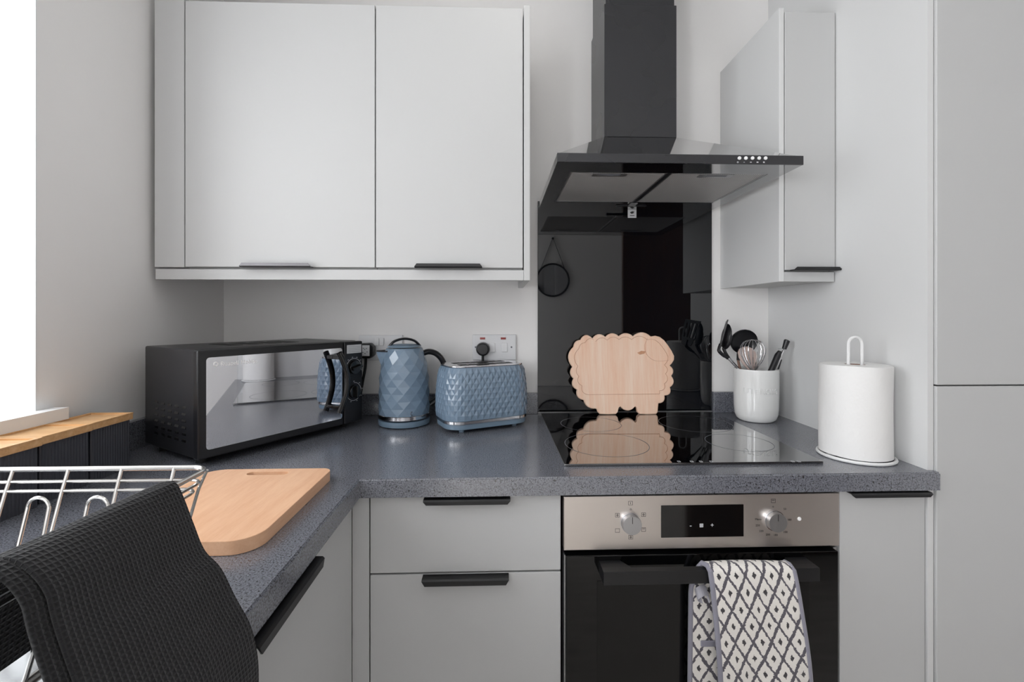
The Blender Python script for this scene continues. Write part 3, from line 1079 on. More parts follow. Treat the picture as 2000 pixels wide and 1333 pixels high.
# microwave plug
p = onY(716, 685, YB - .03)
pl = thing('mains_plug', 'black mains plug with white sticker beside the microwave', 'plug', (p.x, YB - .01, p.z))
bm = NB(); prism(bm, [(p.x - .03, p.z - .026), (p.x + .012, p.z - .027), (p.x + .026, p.z - .015), (p.x + .026, p.z + .012), (p.x + .014, p.z + .025), (p.x - .03, p.z + .024)], 0, .028)
for v in bm.verts:
    v.co = Vector((v.co.x, YB - .0095 - v.co.z, v.co.y))
bmesh.ops.recalc_face_normals(bm, faces=bm.faces[:])
bev(bm, .004, 2)
obj('plug_body', bm, 'black_plastic', pl, world=True, smooth=SM)
bm = bbox(p.x - .020, p.x + .012, YB - .0384, YB - .0372, p.z - .018, p.z + .018, .0004, 1)
st = obj('sticker', bm, 'white_plastic', pl, world=True)
bm = NB()
for i, j in ((-.008, .008), (-.004, .004), (.002, .007), (-.010, -.006), (-.003, -.009), (.004, -.004)):
    box(bm, p.x + i - .002, p.x + i + .002, YB - .0387, YB - .0383, p.z + j - .0012, p.z + j + .0012)
obj('sticker_print', bm, 'ink_grey', st, world=True)
bm = NB(); tube(bm, smooth_path([(p.x - .004, YB - .024, p.z - .024), (p.x - .006, YB - .025, p.z - .06), (p.x - .015, YB - .026, p.z - .11), (p.x - .03, YB - .026, WT + .016)]), .0045, 8)
obj('cable', bm, 'dark_rubber', pl, world=True, smooth=SM)

# ------------------------------------------------------------------ kettle
KX, KY = -.288, 1.397
kt = thing('kettle', 'blue diamond-textured electric kettle beside the microwave', 'kettle', (KX, KY, WT), math.radians(17))
# power base + chrome band + faceted body + lid
bm = NB(); lathe(bm, [(.072, .001), (.0775, .004), (.079, .012), (.0785, .018), (.074, .0205)], 56)
obj('power_base', bm, 'appliance_blue_plain', kt, smooth=SM)
bm = NB(); lathe(bm, [(.073, .021), (.075, .0225), (.0755, .0235)], 56)
obj('gap_ring', bm, 'dark_rubber', kt, smooth=SM)
bm = NB(); lathe(bm, [(.0772, .0238), (.0788, .0250), (.0784, .0350), (.0770, .0362)], 56)
obj('chrome_band', bm, 'chrome', kt, smooth=SM)


def body_r(t):      # t 0 bottom .. 1 top
    return .0785 + .0008 * math.sin(PI * t * .9) - .0055 * t - .0165 * max(0, (t - .45) / .55) ** 2.4


KZ0, KZ1, ROWS, NA = .0365, .232, 9, 13
bm = NB()
rings = []
for i in range(ROWS + 1):
    t = i / ROWS
    z = KZ0 + (KZ1 - KZ0) * t
    r = body_r(t)
    rings.append([bm.verts.new((r * math.cos(2 * PI * (j + .5 * (i % 2)) / NA), r * math.sin(2 * PI * (j + .5 * (i % 2)) / NA), z)) for j in range(NA)])
for i in range(ROWS):
    A_, B_ = rings[i], rings[i + 1]
    for j in range(NA):
        if i % 2 == 0:
            bm.faces.new((A_[j], A_[(j + 1) % NA], B_[j]))
            bm.faces.new((A_[(j + 1) % NA], B_[(j + 1) % NA], B_[j]))
        else:
            bm.faces.new((A_[j], B_[(j + 1) % NA], B_[j]))
            bm.faces.new((A_[j], A_[(j + 1) % NA], B_[(j + 1) % NA]))
bm.faces.new(rings[0][::-1]); bm.faces.new(rings[-1])
bmesh.ops.recalc_face_normals(bm, faces=bm.faces[:])
obj('body', bm, 'appliance_blue', kt)
rt = body_r(1.0)
bm = NB(); lathe(bm, [(rt * .985, .2315), (rt * .975, .2345), (rt * .95, .2360), (rt * .93, .2362)], 48)
obj('rim_ring', bm, 'appliance_blue_plain', kt, smooth=SM)
bm = NB(); lathe(bm, [(rt * .92, .2392), (rt * .88, .2430), (rt * .60, .2475), (.006, .2495)], 48)
lid = obj('lid', bm, 'appliance_blue_plain', kt, smooth=SM)
bm = NB(); tube(bm, smooth_path([(-.046, 0, .2405), (-.030, 0, .2565), (0, 0, .2640), (.030, 0, .2575), (.048, 0, .2405)], 6), .0075, 10, flat=(1.25, .55))
obj('lid_handle', bm, 'black_satin', lid, smooth=SM)
# spout towards -x
bm = NB()
sp_ = []
for z, r, w in ((.165, .064, .010), (.190, .072, .020), (.212, .080, .026), (.226, .084, .027)):
    sp_.append([bm.verts.new((-.050, w, z)), bm.verts.new((-r, 0 + w * .25, z)), bm.verts.new((-r, -w * .25, z)), bm.verts.new((-.050, -w, z))])
for a_, b2 in zip(sp_, sp_[1:]):
    for i in range(3):
        bm.faces.new((a_[i], a_[i + 1], b2[i + 1], b2[i]))
bm.faces.new(sp_[0]); bm.faces.new(sp_[-1][::-1])
bmesh.ops.recalc_face_normals(bm, faces=bm.faces[:])
sp_o = obj('spout', bm, 'appliance_blue', kt)
bm = NB(); tube(bm, [(-.052, .026, .2275), (-.083, .007, .2275), (-.083, -.007, .2275), (-.052, -.026, .2275)], .0022, 6)
obj('spout_rim', bm, 'black_satin', sp_o, smooth=SM)
# handle on +x
bm = NB(); tube(bm, smooth_path([(.052, 0, .215), (.075, 0, .222), (.100, 0, .214), (.120, 0, .190), (.126, 0, .155), (.121, 0, .115), (.105, 0, .075), (.080, 0, .055)], 6), .0115, 12, flat=(1.15, .8))
obj('handle', bm, 'black_satin', kt, smooth=SM)
bm = NB(); box(bm, -.004, .004, -.0008, .0004, -.006, .006); bev(bm, .001, 2)
bm.free()
bm = NB(); tube(bm, [(.0045 * math.cos(t), 0, .0055 * math.sin(t)) for t in [math.radians(60 + 24 * i) for i in range(11)]], .0009, 5)
place(bm, Matrix.Rotation(math.radians(-40), 4, 'Z') @ Matrix.Translation((0, 0, 0)))
a_ = math.radians(-80)
place(bm, Matrix.Translation((.0800 * math.cos(a_), .0800 * math.sin(a_), .046)) @ Matrix.Rotation(a_ + PI / 2 + math.radians(40), 4, 'Z'))
obj('emblem', bm, 'chrome', kt, smooth=SM)

# ------------------------------------------------------------------ toaster
ta = math.atan2(.426, .905)
tt = thing('toaster', 'blue diamond-textured two-slot toaster below the red-neon socket', 'toaster', (-.047, 1.372, WT), ta)
TL, TD = .270, .160


def superrect(L_, D_, r, n):
    """n points evenly spaced (by arc length) round a rounded rectangle, starting mid front, counter-clockwise"""
    base = rrect(-L_ / 2, L_ / 2, -D_ / 2, D_ / 2, r, 16)
    k = len(base)
    acc = [0]
    for i in range(k):
        a, b = base[i], base[(i + 1) % k]
        acc.append(acc[-1] + math.hypot(b[0] - a[0], b[1] - a[1]))
    tot = acc[-1]
    out = []
    for q in range(n):
        s = tot * q / n
        i = max(j for j in range(k) if acc[j] <= s + 1e-9)
        a, b = base[i], base[(i + 1) % k]
        f = (s - acc[i]) / max(1e-9, acc[i + 1] - acc[i])
        out.append((a[0] + (b[0] - a[0]) * f, a[1] + (b[1] - a[1]) * f))
    return out, tot


bm = NB(); prism(bm, rrect(-TL / 2 + .004, TL / 2 - .004, -TD / 2 + .004, TD / 2 - .004, .05, 8), .010, .0255); bev(bm, .003, 2, math.radians(60))
obj('base', bm, 'appliance_blue_plain', tt, smooth=SM)
bm = NB(); prism(bm, rrect(-TL / 2 + .001, TL / 2 - .001, -TD / 2 + .001, TD / 2 - .001, .052, 8), .026, .0355); bev(bm, .001, 1, math.radians(60))
obj('chrome_band', bm, 'chrome', tt, smooth=SM)
NT, RT = 40, 10


def t_scale(t):
    return 1.0 - .10 * max(0, (t - .25) / .75) ** 2.0 - .03 * max(0, (t - .85) / .15) ** 2


TZ0, TZ1 = .036, .186
bm = NB()
grid = []
pts0, tot = superrect(TL, TD, .052, NT * 2)
for i in range(RT + 1):
    t = i / RT
    s_ = t_scale(t)
    off = i % 2
    row = []
    for j in range(NT):
        p = pts0[(2 * j + off) % (2 * NT)]
        row.append(bm.verts.new((p[0] * (1 - (1 - s_) * .75), p[1] * s_, TZ0 + (TZ1 - TZ0) * t)))
    grid.append(row)
# diamonds with raised centres: corners left/right on row i, bottom/top on rows i-1, i+1
cent = {}
for i in range(RT + 1):
    for j in range(NT):
        pass
for i in range(RT):
    A_, B_ = grid[i], grid[i + 1]
    for j in range(NT):
        if i % 2 == 0:
            bm.faces.new((A_[j], A_[(j + 1) % NT], B_[j]))
            bm.faces.new((A_[(j + 1) % NT], B_[(j + 1) % NT], B_[j]))
        else:
            bm.faces.new((A_[j], B_[(j + 1) % NT], B_[j]))
            bm.faces.new((A_[j], A_[(j + 1) % NT], B_[(j + 1) % NT]))
bm.faces.new(grid[0][::-1]); bm.faces.new(grid[-1])
bmesh.ops.recalc_face_normals(bm, faces=bm.faces[:])
bm.normal_update()
# raise the middle of every horizontal edge so each diamond becomes a shallow stud
hor = [e for e in bm.edges if abs(e.verts[0].co.z - e.verts[1].co.z) < 1e-6 and TZ0 + .004 < e.verts[0].co.z < TZ1 - .004]
nrm = {e: (e.link_faces[0].normal + e.link_faces[1].normal).normalized() for e in hor if len(e.link_faces) == 2}
res = bmesh.ops.subdivide_edges(bm, edges=list(nrm.keys()), cuts=1)
newv = [g for g in res['geom_inner'] if isinstance(g, bmesh.types.BMVert)]
for v in newv:
    n = Vector((v.co.x * .25 if abs(v.co.x) < TL / 2 - .05 else v.co.x - math.copysign(TL / 2 - .055, v.co.x), v.co.y - math.copysign(TD / 2 - .055, v.co.y), 0))
    if abs(v.co.x) < TL / 2 - .05:
        n = Vector((0, math.copysign(1, v.co.y), 0))
    v.co += n.normalized() * .0027
bmesh.ops.triangulate(bm, faces=[f for f in bm.faces if len(f.verts) == 4])
obj('body', bm, 'appliance_blue', tt)
s1_ = t_scale(1.0)
bm = NB(); prism(bm, rrect(-TL / 2 * .9, TL / 2 * .9, -TD / 2 * s1_, TD / 2 * s1_, .045, 8), .1862, .1905); bev(bm, .0018, 2, math.radians(60))
top = obj('top_plate', bm, 'chrome', tt, smooth=SM)
for y in (-.028, .028):
    obj('slot', bbox(-.085, .085, y - .015, y + .015, .1902, .1911, .0003, 1), 'dark_rubber', top)
    bm = NB()
    for x in (-.06, -.03, 0, .03, .06):
        box(bm, x - .001, x + .001, y - .014, y + .014, .1912, .1918)
    obj('slot_grid', bm, 'wire_steel', top)
for x in (-.085, .085):
    for y in (-.05, .05):
        bm = NB(); cyl(bm, (x, y, .0003), (0, 0, 1), .008, .0105, 16)
        obj('foot', bm, 'appliance_blue_plain', tt, smooth=SM)
bm = bbox(TL / 2 - .002, TL / 2 + .016, -.012, .012, .070, .082, .003, 2)
obj('lever', bm, 'chrome', tt, smooth=SM)
bm = NB(); tube(bm, smooth_path([(TL / 2 - .006, .045, .112), (TL / 2 + .012, .040, .124), (TL / 2 + .021, .036, .112), (TL / 2 + .016, .036, .085), (TL / 2 + .008, .045, .070)]), .0032, 8)
obj('cable', bm, 'dark_rubber', tt, smooth=SM)

# ------------------------------------------------------------------ sheep board (leaning on the splashback)
SBY0, SBY1 = 1.470, 1.5065        # y of the foot and of the top
zbot = WT + .0066
TH_B = .014
h_b = .262
lean = math.asin((SBY1 - SBY0) / h_b)
# outline traced in the picture: cusps and bumps (photo px), each segment bulges outwards
def zz(x, y):
    return (1040 + x * .3302, 380 + y * .3302)


def arc(p, q, bulge, n=7):
    """points from p towards q (q excluded) on a circular-ish bump, bulge = height / chord (to the left of travel)"""
    px, py = p; qx, qy = q
    dx, dy = qx - px, qy - py
    out = []
    for i in range(n):
        t = i / n
        s = math.sin(PI * t) ** .8
        out.append((px + dx * t + dy * bulge * 1.35 * s, py + dy * t - dx * bulge * 1.35 * s))
    return out


segs = [((362, 872), (440, 862), .20), ((440, 862), (520, 858), .18), ((520, 858), (605, 858), .16), ((605, 858), (712, 860), .17)]
pts = []
for p, q, b2 in segs:
    pts += arc(p, q, b2)
pts += [(712, 860), (738, 855), (765, 862), (790, 882), (812, 912), (832, 945), (845, 975), (843, 998), (830, 1018)]
for p, q, b2 in (((816, 1032), (822, 1092), .20), ((822, 1092), (810, 1158), .20), ((810, 1158), (776, 1206), .24), ((776, 1206), (738, 1250), .20)):
    pts += arc(p, q, b2)
pts += [(738, 1250), (734, 1275), (731, 1300), (722, 1311), (672, 1313), (624, 1311), (613, 1300), (610, 1276)]
pts += [(p[0], p[1]) for p in arc((600, 1268), (512, 1268), .20, 8)]
pts += [(512, 1268), (502, 1278), (496, 1300), (486, 1311), (440, 1313), (392, 1311), (380, 1298), (376, 1284)]
for p, q, b2 in (((368, 1280), (300, 1232), .16), ((300, 1232), (262, 1172), .20), ((262, 1172), (243, 1108), .20), ((243, 1108), (238, 1040), .17), ((238, 1040), (248, 920), .17), ((248, 920), (290, 880), .16), ((290, 880), (362, 872), .26)):
    pts += arc(p, q, b2)
outl = []
for x, y in pts:
    w = onY(*zz(x, y), (SBY0 + SBY1) / 2)
    outl.append((w.x, w.z))
zmin = min(p[1] for p in outl)
cxb = sum(p[0] for p in outl) / len(outl)
sh = thing('sheep_board', 'scalloped sheep-shaped wooden board standing on the hob', 'board', (cxb, SBY0, zbot))
sh.rotation_euler = (-lean, 0, 0)
loc2 = [(x - cxb, (z - zmin) / math.cos(lean)) for x, z in outl]
bm = NB()
n = len(loc2)
cz_ = .135


def ring_at(k, y):
    return [bm.verts.new((x * k, y, cz_ + (z - cz_) * k)) for x, z in loc2]


f0 = ring_at(1, .002); f00 = ring_at(.985, 0); f3 = ring_at(.992, TH_B)
bk = ring_at(1, TH_B - .002)


def bridge(a, b):
    for i in range(n):
        bm.faces.new((a[i], a[(i + 1) % n], b[(i + 1) % n], b[i]))


bridge(f00, f0); bridge(f0, bk); bridge(bk, f3)
bm.faces.new(f00); bm.faces.new(f3)
bmesh.ops.recalc_face_normals(bm, faces=bm.faces[:])
bmesh.ops.triangulate(bm, faces=[f for f in bm.faces if len(f.verts) > 4])
obj('plank', bm, 'sheep_wood', sh, smooth=SM)
# routed outline: the inner edge line, the legs' tops, ear and muzzle
gro = [(x * .885, -.0002, cz_ + .006 + (z - cz_) * .86) for x, z in loc2 if z > .045]
bm = NB(); tube(bm, gro, .0015, 4, flat=(1, .35))
obj('routed_line', bm, 'sheep_groove', sh)


def s2(px, py, y=-.0003):
    w = onY(*zz(px, py), (SBY0 + SBY1) / 2)
    return (w.x - cxb, y, (w.z - zmin) / math.cos(lean))


bm = NB(); prism(bm, [(s2(*p)[0], s2(*p)[2]) for p in ((625, 957), (650, 945), (676, 948), (668, 962), (640, 968))], 0, .0006)
for v in bm.verts:
    v.co = Vector((v.co.x, -.0004 + v.co.z, v.co.y))
obj('ear', bm, 'sheep_groove', sh)
bm = NB(); tube(bm, smooth_path([s2(690, 870), s2(672, 915), s2(680, 965), s2(720, 1000), s2(770, 1005), s2(812, 1000)], 6), .0011, 4, flat=(1, .35))
obj('face_line', bm, 'sheep_groove', sh)

# ------------------------------------------------------------------ utensil pot and utensils
PX, PYc, PR, PH = .833, 1.409, .0655, .166
pot = thing('utensil_pot', 'white ceramic utensil pot beside the hob', 'pot', (PX, PYc, WT))
bm = NB()
lathe(bm, [(.042, .0010), (.050, .0015), (.0575, .008), (.0625, .022), (.0645, .045), (PR, .10), (PR, PH - .004), (PR - .0015, PH), (PR - .004, PH), (PR - .006, PH - .004), (PR - .0065, .10), (.056, .03), (.045, .014), (.02, .012)], 64)
obj('jar', bm, 'ceramic_white', pot, smooth=SM)
bm = text_bm('UTENSILS', .022, .0024, 'CENTER')
span = 1.15
a0 = math.atan2(-PYc, -PX) + math.radians(14)
for v in bm.verts:
    t = a0 + v.co.x * span / PR
    r = PR - .0003 + v.co.z
    v.co = Vector((r * math.cos(t), r * math.sin(t), .100 + v.co.y * 1.05))
obj('raised_lettering', bm, 'ceramic_white', pot)


def uY(px, py, dy=0.0):
    return onY(px, py, PYc + dy)


GU = 'utensils in the white pot'


def inpot(dx, dy, z=.016):
    return Vector((PX + dx, PYc + dy, WT + z))


# 1 slotted turner, seen almost edge on
b0 = inpot(.050, -.004, .052)
neck = uY(1420, 699, -.004)
bend = uY(1404, 684, -.004)
tip = uY(1420, 627, -.004)
t1 = thing('slotted_turner', 'black slotted turner, leftmost utensil in the white pot', 'utensil', tuple(b0), group=GU)
bm = NB(); tube(bm, [b0, neck], .0024, 8)
obj('shaft', bm, 'chrome', t1, world=True, smooth=SM)
ax = (tip - bend).normalized()
sd = Vector((.42, .90, 0)).normalized()
sd = (sd - ax * sd.dot(ax)).normalized()
nn = ax.cross(sd).normalized()
bm = NB()
hw = .036
Lh = (tip - bend).length


def tbox(s0, s1_, l0, l1, th=.0016):
    vs = []
    for l in (l0, l1):
        for s in (s0, s1_):
            k = .62 + .38 * min(1, l / (Lh * .45))
            for e in (-th, th):
                vs.append(bm.verts.new(bend + ax * l + sd * s * k + nn * e))
    for f in ((0, 1, 3, 2), (4, 6, 7, 5), (0, 4, 5, 1), (2, 3, 7, 6), (0, 2, 6, 4), (1, 5, 7, 3)):
        bm.faces.new([vs[i] for i in f])


sl = [-hw, -.026, -.018, -.0085, -.0005 + .0, .0085, .018, .026, hw]
tbox(-hw, hw, 0, Lh * .30); tbox(-hw, hw, Lh * .88, Lh)
for i in range(0, 8, 2):
    tbox(sl[i], sl[i + 1], Lh * .30, Lh * .88)
tbox(sl[8] - .002, sl[8], Lh * .30, Lh * .88)
bmesh.ops.recalc_face_normals(bm, faces=bm.faces[:])
obj('blade', bm, 'black_satin', t1, world=True)
bm = NB(); tube(bm, smooth_path([neck + (b0 - neck).normalized() * .004, (neck * .4 + bend * .6) + Vector((-.002, 0, -.002)), bend, bend + ax * .02], 5), [.0042] * 3 + [.0058] * 8 + [.005] * 5, 8)
obj('neck', bm, 'black_satin', t1, world=True, smooth=SM)

# 2 spoon behind it
b0 = inpot(.046, .020, .050)
neck = uY(1424, 697, .020)
top_ = uY(1427, 632, .020)
t2 = thing('serving_spoon', 'black serving spoon behind the slotted turner in the pot', 'utensil', tuple(b0), group=GU)
bm = NB(); tube(bm, [b0, neck], .0024, 8)
obj('shaft', bm, 'chrome', t2, world=True, smooth=SM)
ax = (top_ - neck).normalized()
bm = NB()
mid = neck.lerp(top_, .60) + Vector((-.010, 0, 0))
rot = Vector((0, 0, 1)).rotation_difference((top_ - neck.lerp(top_, .2)).normalized()).to_matrix().to_4x4()
sphere(bm, mid, .014, .027, .043, 20, 14, rot @ Matrix.Rotation(math.radians(8), 4, 'Y'))
for v in bm.verts:
    if v.co.x > mid.x + .004:
        v.co.x = mid.x + .004 - (v.co.x - mid.x - .004) * .5
obj('bowl', bm, 'black_satin', t2, world=True, smooth=SM)
bm = NB(); tube(bm, smooth_path([neck - Vector((.002, 0, .004)), uY(1417, 690, .020), uY(1413, 680, .020)], 5), .0055, 8)
obj('neck', bm, 'black_satin', t2, world=True, smooth=SM)

# 3 ladle / big round spoon
b0 = inpot(-.002, .030)
cb = uY(1453, 668, .044)
nk = uY(1441, 702, .044)
t3 = thing('ladle', 'large black round ladle standing at the back of the pot', 'utensil', tuple(b0), group=GU)
bm = NB(); tube(bm, [b0, nk], .0042, 8)
obj('shaft', bm, 'brown_wood_stick', t3, world=True, smooth=SM)
bm = NB()
sphere(bm, (0, 0, 0), .045, .022, .042, 28, 16)
for v in bm.verts:
    if v.co.y < -.004:
        v.co.y = -.004 + (-.004 - v.co.y) * .75       # hollow front
place(bm, Matrix.Translation(cb) @ Matrix.Rotation(math.radians(10), 4, 'Y') @ Matrix.Rotation(math.radians(14), 4, 'X'))
obj('bowl', bm, 'black_satin', t3, world=True, smooth=SM)
bm = NB(); tube(bm, [nk + (b0 - nk).normalized() * .004, cb.lerp(nk, .75), cb.lerp(nk, .35)], [.005, .0085, .012], 10)
obj('neck', bm, 'black_satin', t3, world=True, smooth=SM)

# 4 pale silicone spoon
b0 = inpot(.018, .016)
cb = uY(1457, 693, .016)
t4 = thing('silicone_spoon', 'pale pink silicone spoon behind the whisk', 'utensil', tuple(b0), group=GU)
bm = NB()
hp = []
for px, py in ((1472, 727), (1460, 722), (1450, 711), (1443, 699), (1441, 689), (1444, 682), (1451, 678), (1460, 677), (1469, 681), (1476, 690), (1478, 702), (1477, 715)):
    w = uY(px, py, .016)
    hp.append((w.x, w.z))
prism(bm, hp, -.003, .003)
for v in bm.verts:
    v.co = Vector((v.co.x, PYc + .016 + v.co.z, v.co.y))
bmesh.ops.recalc_face_normals(bm, faces=bm.faces[:])
bev(bm, .0016, 2, math.radians(40))
obj('head', bm, 'pink_silicone', t4, world=True, smooth=SM)
bm = NB(); tube(bm, [b0, uY(1473, 716, .016)], .0045, 8)
obj('shaft', bm, 'brown_wood_stick', t4, world=True, smooth=SM)

# 5 whisk
b0 = inpot(.004, -.026)
nk = uY(1471, 727, -.026)
wtop = uY(1470, 664, -.026)
t5 = thing('balloon_whisk', 'steel balloon whisk standing upright in the pot', 'utensil', tuple(b0), group=GU)
bm = NB(); tube(bm, [b0, nk], .0055, 10)
obj('handle', bm, 'chrome', t5, world=True, smooth=SM)
H = (wtop - nk).length
axw = (wtop - nk).normalized()
NWI = 9
for k in range(NWI):
    a_ = PI * k / NWI
    dv = Vector((math.cos(a_), math.sin(a_), 0))
    dv = (dv - axw * dv.dot(axw)).normalized()
    wp = []
    for i in range(25):
        t = i / 12 - 1                      # -1 .. 1, one base to the other over the crown
        q = 1 - abs(t)
        r = .0365 * max(.10, math.sin(q ** .95 * PI * .999) ** .9) if q < .98 else .0365 * math.sin(q * PI)
        wp.append(nk + axw * (H * math.sin(q * PI / 2)) + dv * math.copysign(r, t))
    bm = NB(); tube(bm, wp, .0010, 5)
    obj('wire', bm, 'chrome', t5, world=True, smooth=SM)

# 6 black-handled tongs at the right
b0 = inpot(-.005, -.020)
t6 = thing('tongs', 'black-handled steel tongs leaning right in the pot', 'utensil', tuple(b0), group=GU)
p1, p2, p3 = uY(1505, 727, -.025), uY(1523, 686, -.025), uY(1531, 678, -.025)
bm = NB(); tube(bm, [b0, p1.lerp(p2, .1)], .004, 8)
obj('arm', bm, 'chrome', t6, world=True, smooth=SM)
bm = NB(); tube(bm, [p1 + (p1 - p2).normalized() * .02, p1, p1.lerp(p2, .8), p2], [.0085, .0090, .0095, .005], 12)
obj('grip', bm, 'black_satin', t6, world=True, smooth=SM)
q1, q2, q3 = uY(1513, 727, -.015), uY(1530, 685, -.020), uY(1537, 667, -.022)
bm = NB(); tube(bm, [b0 + Vector((.006, .006, 0)), q1, q2], .0034, 8)
obj('arm', bm, 'chrome', t6, world=True, smooth=SM)
bm = NB(); tube(bm, [uY(1516, 728, -.006), uY(1524, 702, -.010)], .0055, 10)
obj('grip', bm, 'black_satin', t6, world=True, smooth=SM)
bm = NB(); tube(bm, [uY(1531.5, 682, -.022), uY(1534, 675, -.022), uY(1537, 666, -.022), uY(1537.5, 665, -.022)], [.0065, .0075, .0090, .0075], 12)
obj('pull_ring', bm, 'black_satin', t6, world=True, smooth=SM)
bm = NB(); tube(bm, [uY(1520, 682, -.024), uY(1527, 681, -.024), uY(1531, 684, -.022)], .0015, 6)
obj('spring', bm, 'chrome', t6, world=True, smooth=SM)

# ------------------------------------------------------------------ kitchen roll on a holder
RX, RY, RR = .853, 1.035, .0715
kh = thing('kitchen_roll_holder', 'white wire kitchen roll holder with a loop top', 'holder', (RX, RY, WT))
bm = NB()
tube(bm, [(RX + .0745 * math.cos(i * PI / 32), RY + .0745 * math.sin(i * PI / 32), WT + .0042) for i in range(64)], .0038, 8, True)
obj('base_ring', bm, 'white_enamel', kh, world=True, smooth=SM)
bm = NB(); tube(bm, [(RX - .073, RY, WT + .0042), (RX + .073, RY, WT + .0042)], .003, 8)
obj('cross_bar', bm, 'white_enamel', kh, world=True, smooth=SM)
hl = []
ztop = WT + .284
for i in range(13):
    t = PI * i / 12
    hl.append((RX - .0165 * math.cos(t), RY, ztop - .0165 + .0165 * math.sin(t)))
hl = [(RX - .0165, RY, WT + .006)] + hl + [(RX + .0165, RY, WT + .006)]
bm = NB(); tube(bm, hl, .0036, 8)
obj('loop_post', bm, 'white_enamel', kh, world=True, smooth=SM)
kr = thing('kitchen_roll', 'thick white kitchen paper roll beside the right panel', 'kitchen roll', (RX, RY, WT + .009))
bm = NB()
# spiral-wound cylinder with loose outer end
prof_n = 72
NZ = 10
out_r, in_r = [], []
z0, z1 = WT + .0092, WT + .2185
rows = []
for k in range(NZ + 1):
    z = z0 + (z1 - z0) * k / NZ
    row = []
    for i in range(prof_n):
        a_ = 2 * PI * i / prof_n
        r = RR + .0012 * math.sin(3 * a_ + 1.0) + .0008 * math.sin(5 * a_ + k * .4)
        row.append(bm.verts.new((RX + r * math.cos(a_), RY + r * math.sin(a_), z + (.0015 * math.sin(2 * a_) if k == NZ else 0))))
    rows.append(row)
for a_, b2 in zip(rows, rows[1:]):
    for i in range(prof_n):
        bm.faces.new((a_[i], a_[(i + 1) % prof_n], b2[(i + 1) % prof_n], b2[i]))
rim = [bm.verts.new((RX + (RR - .004) * math.cos(2 * PI * i / prof_n), RY + (RR - .004) * math.sin(2 * PI * i / prof_n), z1 + .001)) for i in range(prof_n)]
hole_t = [bm.verts.new((RX + .0215 * math.cos(2 * PI * i / prof_n), RY + .0215 * math.sin(2 * PI * i / prof_n), z1 + .001)) for i in range(prof_n)]
hole_b = [bm.verts.new((RX + .0215 * math.cos(2 * PI * i / prof_n), RY + .0215 * math.sin(2 * PI * i / prof_n), z0)) for i in range(prof_n)]
for a_, b2 in ((rows[-1], rim), (rim, hole_t), (hole_t, hole_b), (hole_b, rows[0])):
    for i in range(prof_n):
        bm.faces.new((a_[i], a_[(i + 1) % prof_n], b2[(i + 1) % prof_n], b2[i]))
bmesh.ops.recalc_face_normals(bm, faces=bm.faces[:])
obj('paper', bm, 'kitchen_paper', kr, world=True, smooth=math.radians(50))
bm = NB()
lathe(bm, [(.0213, z0), (.0213, z1), (.0198, z1), (.0198, z0)], 40, (RX, RY), False, False)
obj('cardboard_core', bm, 'brown_wood_stick', kr, world=True, smooth=SM)

# ------------------------------------------------------------------ chopping board lying on the left worktop
cb_ = thing('chopping_board', 'pale beech chopping board with slot handle lying flat', 'board', (-.46, .78, WT))
bx0_, bx1_, by0_, by1_ = -.590, -.3380, .632, .931


def rr_var(x0, x1, y0, y1, rs, n=8):
    out = []
    for cx, cy, a0, r in ((x1, y1, 0, rs[0]), (x0, y1, PI / 2, rs[1]), (x0, y0, PI, rs[2]), (x1, y0, 3 * PI / 2, rs[3])):
        cx += -r if a0 in (0, 3 * PI / 2) else r
        cy += -r if a0 in (0, PI / 2) else r
        for i in range(n + 1):
            a = a0 + PI / 2 * i / n
            out.append((cx + r * math.cos(a), cy + r * math.sin(a)))
    return out


bm = NB()
outer = rr_var(bx0_, bx1_, by0_, by1_, (.020, .045, .045, .040))
sx0, sx1, sy0, sy1 = -.497, -.417, .896, .914
inner = rrect(sx0, sx1, sy0, sy1, .0088, 8)
z0, z1 = WT + .0005, WT + .0205
n_o, n_i = len(outer), len(inner)
lo_o = [bm.verts.new((x, y, z0)) for x, y in outer]
hi_o = [bm.verts.new((x, y, z1)) for x, y in outer]
lo_i = [bm.verts.new((x, y, z0)) for x, y in inner]
hi_i = [bm.verts.new((x, y, z1)) for x, y in inner]
for i in range(n_o):
    bm.faces.new((lo_o[i], lo_o[(i + 1) % n_o], hi_o[(i + 1) % n_o], hi_o[i]))
for i in range(n_i):
    bm.faces.new((lo_i[i], hi_i[i], hi_i[(i + 1) % n_i], lo_i[(i + 1) % n_i]))
for O_, I_ in ((hi_o, hi_i), (lo_o, lo_i)):
    es = [bm.edges.get((O_[i], O_[(i + 1) % n_o])) for i in range(n_o)] + [bm.edges.get((I_[i], I_[(i + 1) % n_i])) for i in range(n_i)]
    bmesh.ops.triangle_fill(bm, use_beauty=True, edges=es)
bmesh.ops.recalc_face_normals(bm, faces=bm.faces[:])
es = [e for e in bm.edges if len(e.link_faces) == 2 and e.calc_face_angle(0) > math.radians(60)]
bmesh.ops.bevel(bm, geom=es, offset=.003, segments=3, affect='EDGES', clamp_overlap=True)
obj('plank', bm, 'beech_board', cb_, world=True, smooth=SM)

